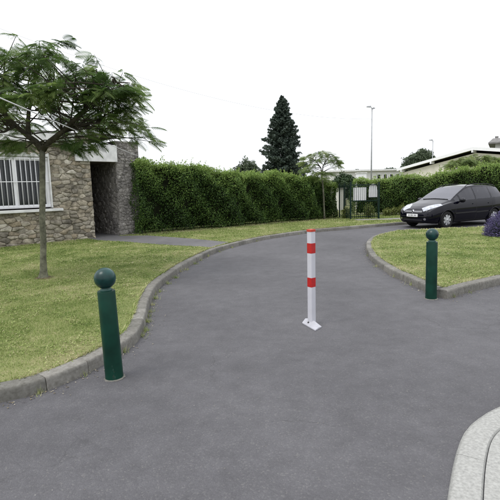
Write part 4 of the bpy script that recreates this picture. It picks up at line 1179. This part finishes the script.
    # front, rear and floor caps
    for i, sgn in ((0, 1), (len(xs)-1, -1)):
        for j in range(nr-1):
            a_, b2 = half[i*nr+j], half[i*nr+j+1]
            vs = [Vector((a_[0], -a_[1], a_[2])), Vector((a_[0], a_[1], a_[2])), Vector((b2[0], b2[1], b2[2])), Vector((b2[0], -b2[1], b2[2]))]
            groups[('body', 0)].append(vs)
    body = None
    for (g, side), quads in sorted(groups.items(), key=lambda t: t[0][0] != 'body'):
        V = []; F = []
        for q in quads:
            F.append(tuple(range(len(V), len(V)+4))); V += q
        me = bpy.data.meshes.new(g); me.from_pydata([tuple(v) for v in V], [], F)
        bm = bmesh.new(); bm.from_mesh(me); bmesh.ops.remove_doubles(bm, verts=bm.verts[:], dist=.0006)
        bmesh.ops.dissolve_degenerate(bm, dist=.0002, edges=bm.edges[:])
        bmesh.ops.recalc_face_normals(bm, faces=bm.faces[:]); bm.to_mesh(me); bm.free()
        o = link(g, me, paint if g == 'body' else glw if g == 'windshield' else gl, root); auto_smooth(o, 50)
        if g == 'body': body = o
    # surface look-up for trim laid on the body
    allV = []; allF = []
    for quads in groups.values():
        for q in quads: allF.append(tuple(range(len(allV), len(allV)+4))); allV += q
    bvh = BVHTree.FromPolygons(allV, allF)
    def patch(name, corner_fn, nu, nv, d, m, par, off=.005, thick=.012):
        """grid in (u,v) -> start point, cast along d on to the body, set proud by off"""
        d = Vector(d).normalized(); top = []; bot = []
        for iu in range(nu+1):
            for iv in range(nv+1):
                p = Vector(corner_fn(iu/nu, iv/nv)); h = bvh.ray_cast(p, d)
                q = h[0] if h[0] else p+d*(p.length*0+3)
                top.append(q-d*off); bot.append(q+d*thick)
        n = len(top); V = top+bot; F = []; w_ = nv+1
        for iu in range(nu):
            for iv in range(nv):
                a_ = iu*w_+iv; F.append((a_, a_+1, a_+w_+1, a_+w_)); F.append((n+a_, n+a_+w_, n+a_+w_+1, n+a_+1))
        rim = [iv for iv in range(w_)]+[iu*w_+nv for iu in range(1, nu+1)]+[nu*w_+iv for iv in range(nv-1, -1, -1)]+[iu*w_ for iu in range(nu-1, 0, -1)]
        for k in range(len(rim)):
            a_, b2 = rim[k], rim[(k+1) % len(rim)]; F.append((a_, n+a_, n+b2, b2))
        o = pyobj(name, V, F, m, par)
        bm = bmesh.new(); bm.from_mesh(o.data); bmesh.ops.recalc_face_normals(bm, faces=bm.faces[:]); bm.to_mesh(o.data); bm.free()
        return auto_smooth(o, 40)
    def quadfn(p00, p10, p11, p01):
        a_, b2, c, e = map(Vector, (p00, p10, p11, p01))
        return lambda u, v: (a_*(1-u)+b2*u)*(1-v)+(e*(1-u)+c*u)*v
    fx = -1.0
    for s in (-1, 1):
        # headlights: big swept-back lenses on the front corners
        d = Vector((.62, -s*.55, -.42)).normalized()
        def hl(u, v, s=s, d=d):
            # u along the lamp from the nose to the wing, v from lower to upper edge
            c = Vector((.07+.60*u, s*(.44+.36*u**.75), .64+.20*u))
            hgt = .25*math.sin(math.pi*(.20+.70*u))**.6*(1-.35*u)
            return c + Vector((.03*v, -s*.10*v, 1*v*hgt)) - d*1.2
        h = patch('headlight', hl, 14, 6, d, lens, root, .006, .02)
        # grille halves
        patch('grille', quadfn((fx, s*.05, .605), (fx, s*.43, .615), (fx, s*.40, .70), (fx, s*.05, .69)), 8, 3, (1, 0, 0), trim, root, .004)
        for zz in (.635, .667):
            patch('grille_bar', quadfn((fx, s*.05, zz), (fx, s*.41, zz+.006), (fx, s*.41, zz+.014), (fx, s*.05, zz+.008)), 8, 1, (1, 0, 0), chrome, root, .010)
        fg = patch('fog_lamp', lambda u, v, s=s: (fx, s*(.56+.045*math.cos(2*math.pi*u)*v), .375+.045*math.sin(2*math.pi*u)*v), 14, 1, (1, 0, 0), chrome, root, .005)
        # side moulding, door handles, seams
        sd_ = (0, -s, 0)
        for a_, b2 in ((1.27, 2.44), (2.46, 3.18)):
            patch('side_moulding', quadfn((a_, s*2, .53), (b2, s*2, .55), (b2, s*2, .60), (a_, s*2, .58)), 12, 1, sd_, trim, root, .010)
        for x in (2.22, 3.16):
            patch('door_handle', quadfn((x, s*2, .865), (x+.19, s*2, .875), (x+.19, s*2, .905), (x, s*2, .893)), 5, 2, sd_, paint, root, .028)
        for x0, x1, zt_ in ((1.26, 1.28, .96), (2.45, 2.455, .98), (3.40, 3.44, 1.01)):
            zb_ = .26 if x0 < 3 else .70
            patch('door_seam', quadfn((x0, s*2, zb_), (x0+.012, s*2, zb_), (x1+.012, s*2, zt_), (x1, s*2, zt_)), 1, 14, sd_, trim, root, .0015)
        patch('sill_trim', quadfn((1.26, s*2, .235), (3.2, s*2, .245), (3.2, s*2, .285), (1.26, s*2, .275)), 14, 1, sd_, trim, root, .004)
        patch('tail_light', quadfn((6, s*.60, .95), (6, s*.72, .95), (6, s*.66, 1.3), (6, s*.56, 1.3)), 2, 6, (-1, 0, 0), redl, root, .006)
        # mirrors
        mb = MB(); c = Vector((1.50, s*1.0, 1.04)); ring = []
        for (ox, sy, sz) in ((-.10, .02, .03), (-.085, .075, .06), (-.04, .10, .085), (.03, .105, .09), (.045, .10, .085)):
            ring.append([c+Vector((ox, s*sy*math.cos(t), sz*math.sin(t))) for t in np.linspace(0, 2*math.pi, 14, endpoint=False)])
        V = [p for r in ring for p in r]; n = 14
        F = [(i*n+k, i*n+(k+1) % n, (i+1)*n+(k+1) % n, (i+1)*n+k) for i in range(4) for k in range(n)]+[tuple(range(n)), tuple(4*n+k for k in reversed(range(n)))]
        mr = pyobj('mirror', V, F, paint, root, True)
        mb = MB(); mb.tube([(1.52, s*.845, .98), (1.50, s*.93, 1.0)], [.03, .022], 8); mb.build('mirror_arm', trim, mr)
        mb = MB(); g = [c+Vector((.047, s*.092*math.cos(t), .076*math.sin(t))) for t in np.linspace(0, 2*math.pi, 14, endpoint=False)]; mb.add(g, [tuple(range(14))]); mb.build('mirror_glass', chrome, mr)
        # roof rail
        mb = MB(); mb.tube([(x, s*(yrail(x)*.97), ztop(x)+(.03 if 2.2 < x < 3.9 else .0)) for x in (2.12, 2.25, 2.8, 3.4, 3.85, 4.0)], .014, 6); mb.build('roof_rail', trim, root, True)
    # bonnet line, bumper split, plate, badge, lower intake, wipers
    patch('bumper_strip', quadfn((fx, -.62, .47), (fx, .62, .47), (fx, .62, .50), (fx, -.62, .50)), 24, 1, (1, 0, 0), trim, root, .007)
    patch('lower_grille', quadfn((fx, -.42, .27), (fx, .42, .27), (fx, .46, .36), (fx, -.46, .36)), 16, 2, (1, 0, 0), trim, root, .004)
    pf = MB(); pf.box((-.045, -.26, .455), (-.012, .26, .565)); pl = pf.build('number_plate', plate, root, bevel=.004)
    for k, yy in enumerate((-.19, -.15, -.11, -.03, .01, .05, .12, .16)):
        mb = MB(); mb.box((-.0475, yy-.011, .48+.004*(k % 2)), (-.0452, yy+.011, .54)); mb.build('plate_mark', grey, pl)
    # lozenge badge with open centre
    mb = MB(); o_ = [(0, .07), (.052, 0), (0, -.07), (-.052, 0)]; i_ = [(0, .036), (.026, 0), (0, -.036), (-.026, 0)]
    hx = bvh.ray_cast(Vector((-1, 0, .65)), Vector((1, 0, 0)))[0].x
    P = [(hx-.022+.25*(0), y, .652+z) for y, z in o_]+[(hx-.030, y, .652+z) for y, z in i_]+[(hx+.03, y, .652+z) for y, z in o_]
    mb.add(P, [(k, (k+1) % 4, 4+(k+1) % 4, 4+k) for k in range(4)]+[(k, 8+k, 8+(k+1) % 4, (k+1) % 4) for k in range(4)])
    mb.build('badge', chrome, root)
    for y0, y1 in ((-.62, .05), (.0, .55)):
        mb = MB(); n = 8; pts = []
        for k in range(n+1):
            y = y0+(y1-y0)*k/n; h = bvh.ray_cast(Vector((1.16, y, 3)), Vector((0, 0, -1))); pts.append(h[0]+Vector((0, 0, .014)))
        mb.tube(pts, .009, 5); mb.build('wiper', trim, root)
    # wheel wells, floor
    mb = MB(); mb.box((.3, -.70, .20), (4.2, .70, .26)); mb.build('floor_pan', trim, root)
    for cx, cz in WC:
        for s in (-1, 1):
            mb = MB(); n = 18; A_ = [(cx+(AR+.004)*math.cos(t), cz+(AR+.004)*math.sin(t)) for t in np.linspace(-.35, math.pi+.35, n)]
            mb.add([(x, s*.885, z) for x, z in A_]+[(x, s*.55, z) for x, z in A_]+[(cx, s*.55, cz)], [(k, k+1, n+k+1, n+k) for k in range(n-1)]+[(n+k, n+k+1, 2*n) for k in range(n-1)]); mb.build('wheel_well', trim, root)
            mb = MB(); mb.tube([Vector((cx+(AR+.004)*math.cos(t), s*(Wd(cx+AR*math.cos(t))-.0), cz+(AR+.004)*math.sin(t))) for t in np.linspace(-.28, math.pi+.28, 26)], .012, 6); mb.build('arch_lip', paint, root, True)
            # wheel
            wh = empty('wheel', (cx, s*.775, cz)); wh.parent = root
            Rt = .325; mb = MB()
            mb.lathe([(.21, -.10), (.26, -.105), (.305, -.095), (Rt-.004, -.075), (Rt, -.03), (Rt, .03), (Rt-.004, .075), (.305, .095), (.26, .105), (.21, .10), (.21, -.10)], 40, 'Y'); auto_smooth(mb.build('tyre', tyre, wh), 40)
            mb = MB(); f_ = s
            mb.lathe([(.212, f_*.088), (.205, f_*.098), (.195, f_*.085), (.19, f_*.05), (.001, f_*.045)], 40, 'Y'); auto_smooth(mb.build('rim', trim, wh), 40)
            for k in range(7):
                t = 2*math.pi*k/7; c_, s_ = math.cos(t), math.sin(t)
                loc = [(.03, -.035), (.195, -.052), (.195, .052), (.03, .035)]
                P = [(r*c_-w_*s_, f_*(.094+.008*(.2-r)/.2), r*s_+w_*c_) for r, w_ in loc]+[(r*c_-w_*s_, f_*.06, r*s_+w_*c_) for r, w_ in loc]
                mb = MB(); mb.add(P, [(0, 1, 2, 3), (7, 6, 5, 4), (0, 4, 5, 1), (1, 5, 6, 2), (2, 6, 7, 3), (3, 7, 4, 0)]); mb.build('spoke', alloy, wh)
            mb = MB(); mb.lathe([(.001, f_*.108), (.04, f_*.106), (.052, f_*.098), (.052, f_*.07)], 20, 'Y'); mb.build('hub', alloy, wh, True)
    # cabin: dashboard, seats, wheel
    mb = MB(); mb.add([(1.28, -.72, .90), (1.62, -.72, .98), (1.62, .72, .98), (1.28, .72, .90), (1.28, -.72, .5), (1.75, -.72, .55), (1.75, .72, .55), (1.28, .72, .5)],
                      [(0, 1, 2, 3), (7, 6, 5, 4), (0, 4, 5, 1), (1, 5, 6, 2), (2, 6, 7, 3), (3, 7, 4, 0)]); mb.build('dashboard', trim, root)
    for x, ys in ((2.25, (-.37, .37)), (3.15, (-.45, 0, .45))):
        for y in ys:
            w_ = .25 if x < 3 else .20
            mb = MB(); mb.add([(x-.42, y-w_, .50), (x+.08, y-w_, .46), (x+.08, y+w_, .46), (x-.42, y+w_, .50), (x-.42, y-w_, .34), (x+.08, y-w_, .30), (x+.08, y+w_, .30), (x-.42, y+w_, .34)],
                              [(3, 2, 1, 0), (4, 5, 6, 7), (0, 1, 5, 4), (1, 2, 6, 5), (2, 3, 7, 6), (3, 0, 4, 7)])
            mb.add([(x+.0, y-w_, .46), (x+.12, y-w_, .46), (x+.12, y+w_, .46), (x+.0, y+w_, .46), (x+.17, y-w_*.85, 1.08), (x+.27, y-w_*.85, 1.08), (x+.27, y+w_*.85, 1.08), (x+.17, y+w_*.85, 1.08)],
                   [(3, 2, 1, 0), (4, 5, 6, 7), (0, 1, 5, 4), (1, 2, 6, 5), (2, 3, 7, 6), (3, 0, 4, 7)])
            st = mb.build('seat', seatm, root, bevel=.02)
            mb = MB(); mb.box((x+.20, y-.13, 1.11), (x+.29, y+.13, 1.29)); mb.build('headrest', seatm, st, bevel=.03)
    mb = MB(); mb.tube([Vector((1.78+.07*math.sin(t), -.37+.19*math.cos(t), .93+.17*math.sin(t))) for t in np.linspace(0, 2*math.pi, 24)], .015, 6, False); mb.build('steering_wheel', trim, root, True)
    # stand it on the road: near front wheel touches at the place seen
    ang = R(27); c_, s_ = math.cos(ang), math.sin(ang)
    nf = Vector((7.38, 16.55, 0)); lx, ly = .86, -.775
    root.location = (nf.x-(lx*c_-ly*s_), nf.y-(lx*s_+ly*c_), 0); root.rotation_euler = (0, 0, ang)
    tag(root, 'dark people carrier parked behind the right lawn', 'car')
car()

# ------------------------------------------------------------------ grass, weeds and litter
def grass():
    polyL = np.array(lawnL); polyI = np.array(lawnI)
    Vs = []; Ts = []
    kb = np.r_[KLb, KIb]
    zones = [((-4.2, 6.6), (3.2, 6.2), 11000, .0050, .028), ((-7, 10), (6.2, 9.5), 6000, .008, .030), ((-9, 14), (9.5, 13.5), 2600, .012, .034), ((-9, 16), (13.5, 19), 1300, .016, .05), ((-6, 18), (19, 24), 700, .022, .055)]
    for (x0, x1), (y0, y1), dn, wd, ln in zones:
        n = int((x1-x0)*(y1-y0)*dn); P = np.c_[rng.uniform(x0, x1, n), rng.uniform(y0, y1, n)]
        P = P[np.abs(P[:, 0]) < P[:, 1]*.60+.6]
        P = P[(inside(P, polyL) | inside(P, polyI)) & ~inside(P, path_poly) & ~inside(P, pave_poly)]
        P = P[np.hypot(P[:, 0]-tb.x, P[:, 1]-tb.y) > .10+.08*rng.random(len(P))]
        # behind the house front and inside hedges nothing shows
        q = (P-np.array([A0.x, A0.y]))@np.array([Nn.x, Nn.y]); al = (P-np.array([A0.x, A0.y]))@np.array([U.x, U.y])
        P = P[(q > .03) | (al > x_p1)]
        # wear near the kerb
        cellmin = np.full(len(P), 9.)
        for k in range(0, len(kb), 4): cellmin = np.minimum(cellmin, np.hypot(P[:, 0]-kb[k, 0], P[:, 1]-kb[k, 1]))
        keep = rng.random(len(P)) < np.clip(.55+cellmin*1.6, 0, 1)*np.where(P[:, 1] > 13, 1, 1)
        # uneven density
        dnz = .5+.5*np.sin(P[:, 0]*2.3+1.3*np.sin(P[:, 1]*1.7))*np.sin(P[:, 1]*2.9+np.sin(P[:, 0]*3.1))
        keep &= rng.random(len(P)) < (.6+.4*dnz)
        P = P[keep]; cm = cellmin[keep]; n = len(P)
        L = ln*rng.uniform(.5, 1.35, n)*np.clip(.6+cm, .6, 1.0); a = rng.uniform(0, 2*math.pi, n); tl = rng.uniform(.2, 1.35, n)
        dx, dy = np.cos(a), np.sin(a); W = wd*rng.uniform(.7, 1.4, n)
        b0 = np.c_[P[:, 0]-dy*W/2, P[:, 1]+dx*W/2, np.full(n, LZ-.003)]; b1 = np.c_[P[:, 0]+dy*W/2, P[:, 1]-dx*W/2, np.full(n, LZ-.003)]
        t = np.c_[P[:, 0]+dx*np.sin(tl)*L, P[:, 1]+dy*np.sin(tl)*L, LZ+np.cos(tl)*L]
        Vs.append(np.stack([b0, b1, t], 1).reshape(-1, 3))
        Ts.append(rng.normal(-.12, .13, n)+.17*np.exp(-cm/.18)*(.6+.5*np.sin(P[:, 0]*3.7+P[:, 1]*2.9))+.10*(rng.random(n) < .05)+.06*(P[:, 1] > 15.5)*(P[:, 0] < 5))
        # clover and broad weeds lying flat among the blades, in patches
        k = int(n*.22); i = rng.integers(0, n, k); P2 = P[i]+rng.normal(0, .02, (k, 2))
        pt = np.sin(P2[:, 0]*4.1+2*np.sin(P2[:, 1]*2.3))*np.sin(P2[:, 1]*3.7+1.5*np.sin(P2[:, 0]*2.9)) > -.15
        P2 = P2[pt]; k = len(P2); rr = wd*rng.uniform(1.2, 2.6, k); a = rng.uniform(0, 6.28, k); h = rng.uniform(.006, .024, k)+LZ
        tri = [np.c_[P2[:, 0]+rr*np.cos(a+o_), P2[:, 1]+rr*np.sin(a+o_), h+rng.normal(0, .004, k)] for o_ in (0, 2.09, 4.19)]
        Vs.append(np.stack(tri, 1).reshape(-1, 3)); Ts.append(np.where(rng.random(k) < .06, .5, rng.normal(-.16, .12, k)))
    for K, kk in ((vis(KLb, 18, -4.5, 4), 9000), (vis(KIb, 17, 0, 10), 7000)):
        i = rng.integers(0, len(K), kk); t = np.gradient(K, axis=0); t /= np.linalg.norm(t, axis=1)[:, None]; nn = np.c_[-t[:, 1], t[:, 0]]
        keep = rng.random(kk) < .35+.65*(np.sin(i*.13)*np.sin(i*.041+1) > -.1); i = i[keep]; kk = len(i)
        P = K[i]+nn[i]*rng.uniform(-.012, .04, kk)[:, None]+rng.normal(0, .015, (kk, 2))*t[i]
        d = -nn[i]*rng.uniform(.1, 1, kk)[:, None]+t[i]*rng.normal(0, .6, kk)[:, None]; L = rng.uniform(.02, .06, kk); W = .0028+.0006*P[:, 1]
        sd2 = np.c_[-d[:, 1], d[:, 0]]; sd2 /= np.linalg.norm(sd2, axis=1)[:, None]
        zb = np.full(kk, LZ+.006)
        b0 = np.c_[P-sd2*W[:, None], zb]; b1 = np.c_[P+sd2*W[:, None], zb]; tp = np.c_[P+d*L[:, None], KH+.010+L*rng.uniform(.15, .8, kk)]
        Vs.append(np.stack([b0, b1, tp], 1).reshape(-1, 3)); Ts.append(rng.normal(.02, .15, kk))
    V = np.concatenate(Vs); T_s = np.concatenate(Ts)
    print('blades', len(T_s))
    tag(npmesh('grass', V, np.arange(len(V)).reshape(-1, 3), MA['blade'], None, T_s), 'short mown grass with dry patches on both lawns', 'grass', kind='stuff')
grass()

def litter():
    # bits of leaf and grit in the gutter, and weeds at the kerb foot
    C = []; A_ = []; N_ = []; T_s = []; Ls = []
    for K in (vis(KL, 20, -4, 8), vis(KI, 14, 0, 12)):
        k = 1500; i = rng.integers(0, len(K), k); off = -np.abs(rng.exponential(.05, k))-.004
        Po = offset(K, 0)
        t = np.gradient(K, axis=0); t /= np.linalg.norm(t, axis=1)[:, None]; nn = np.c_[-t[:, 1], t[:, 0]]
        p = K[i]+nn[i]*off[:, None]+rng.normal(0, .02, (k, 2))
        C.append(np.c_[p, np.full(k, .004)]); A_.append(np.c_[rng.normal(size=(k, 2)), rng.normal(0, .1, k)]); N_.append(np.c_[rng.normal(0, .3, (k, 2)), np.ones(k)])
        T_s.append(rng.uniform(0, 1, k)); Ls.append(rng.uniform(.007, .026, k))
    k = 3500; t_ = rng.uniform(0, 1, k); hb = np.c_[h1a.x+(h1b.x-h1a.x)*t_, h1a.y+(h1b.y-h1a.y)*t_]; hn = np.array([h1b.y-h1a.y, -(h1b.x-h1a.x)]); hn = hn/np.linalg.norm(hn)
    p = hb+hn*np.abs(rng.normal(0, .22, k))[:, None]-hn*.1
    C.append(np.c_[p, np.full(k, LZ+.012)]); A_.append(np.c_[rng.normal(size=(k, 2)), rng.normal(0, .2, k)]); N_.append(np.c_[rng.normal(0, .4, (k, 2)), np.ones(k)]); T_s.append(rng.uniform(0, .75, k)); Ls.append(rng.uniform(.03, .07, k))
    k = 260; p = np.c_[rng.uniform(-3, 3.2, k), rng.uniform(2.2, 9, k)]
    C.append(np.c_[p, np.full(k, .004)]); A_.append(np.c_[rng.normal(size=(k, 2)), np.zeros(k)]); N_.append(np.tile([0, .1, 1.], (k, 1))); T_s.append(rng.uniform(.3, 1, k)); Ls.append(rng.uniform(.004, .011, k))
    C = np.concatenate(C); C[:, 2] += .003
    V, F = leaves(C, np.concatenate(A_), np.concatenate(N_), np.concatenate(Ls), np.concatenate(Ls)*.6, .1)
    tag(npmesh('gutter_litter', V, F, MA['debris'], None, np.concatenate(T_s)), 'dry leaf bits and grit lying along the kerbs', 'litter', kind='stuff')
    Vs = []; Ts = []
    spots = [G(148, 322), G(151, 312), G(146, 331), G(155, 299), G(160, 292), G(168, 284), G(176, 278), G(186, 270), G(196, 264), G(124, 352), G(143, 336), G(394, 277), G(376, 267), G(411, 285), G(368, 256), G(452, 297), G(470, 293), G(84, 375), G(220, 252), G(232, 248)]
    for q in range(40):
        i = rng.integers(0, len(KL)); p = KL[i]
        if 3.3 < p[1] < 16: spots.append(Vector((p[0]+rng.normal(0, .02), p[1], 0)))
    for s_, p in enumerate(spots):
        n = int(rng.integers(8, 34)) if s_ > 9 else int(rng.integers(30, 60)); a = rng.uniform(0, 6.28, n); r = np.abs(rng.normal(0, .035, n)); x = p.x-.0+r*np.cos(a); y = p.y-.01+r*np.sin(a)
        L = rng.uniform(.03, .09, n); d = rng.uniform(0, 6.28, n); tl = rng.uniform(.1, .9, n); W = .006
        b0 = np.c_[x-np.sin(d)*W/2, y+np.cos(d)*W/2, np.full(n, -.002)]; b1 = np.c_[x+np.sin(d)*W/2, y-np.cos(d)*W/2, np.full(n, -.002)]
        t = np.c_[x+np.cos(d)*np.sin(tl)*L, y+np.sin(d)*np.sin(tl)*L, L*np.cos(tl)]
        Vs.append(np.stack([b0, b1, t], 1).reshape(-1, 3)); Ts.append(rng.normal(.0, .15, n))
    V = np.concatenate(Vs)
    tag(npmesh('kerb_weeds', V, np.arange(len(V)).reshape(-1, 3), MA['blade'], None, np.concatenate(Ts)), 'tufts of weed growing at the foot of the kerbs', 'weeds', kind='stuff')
litter()
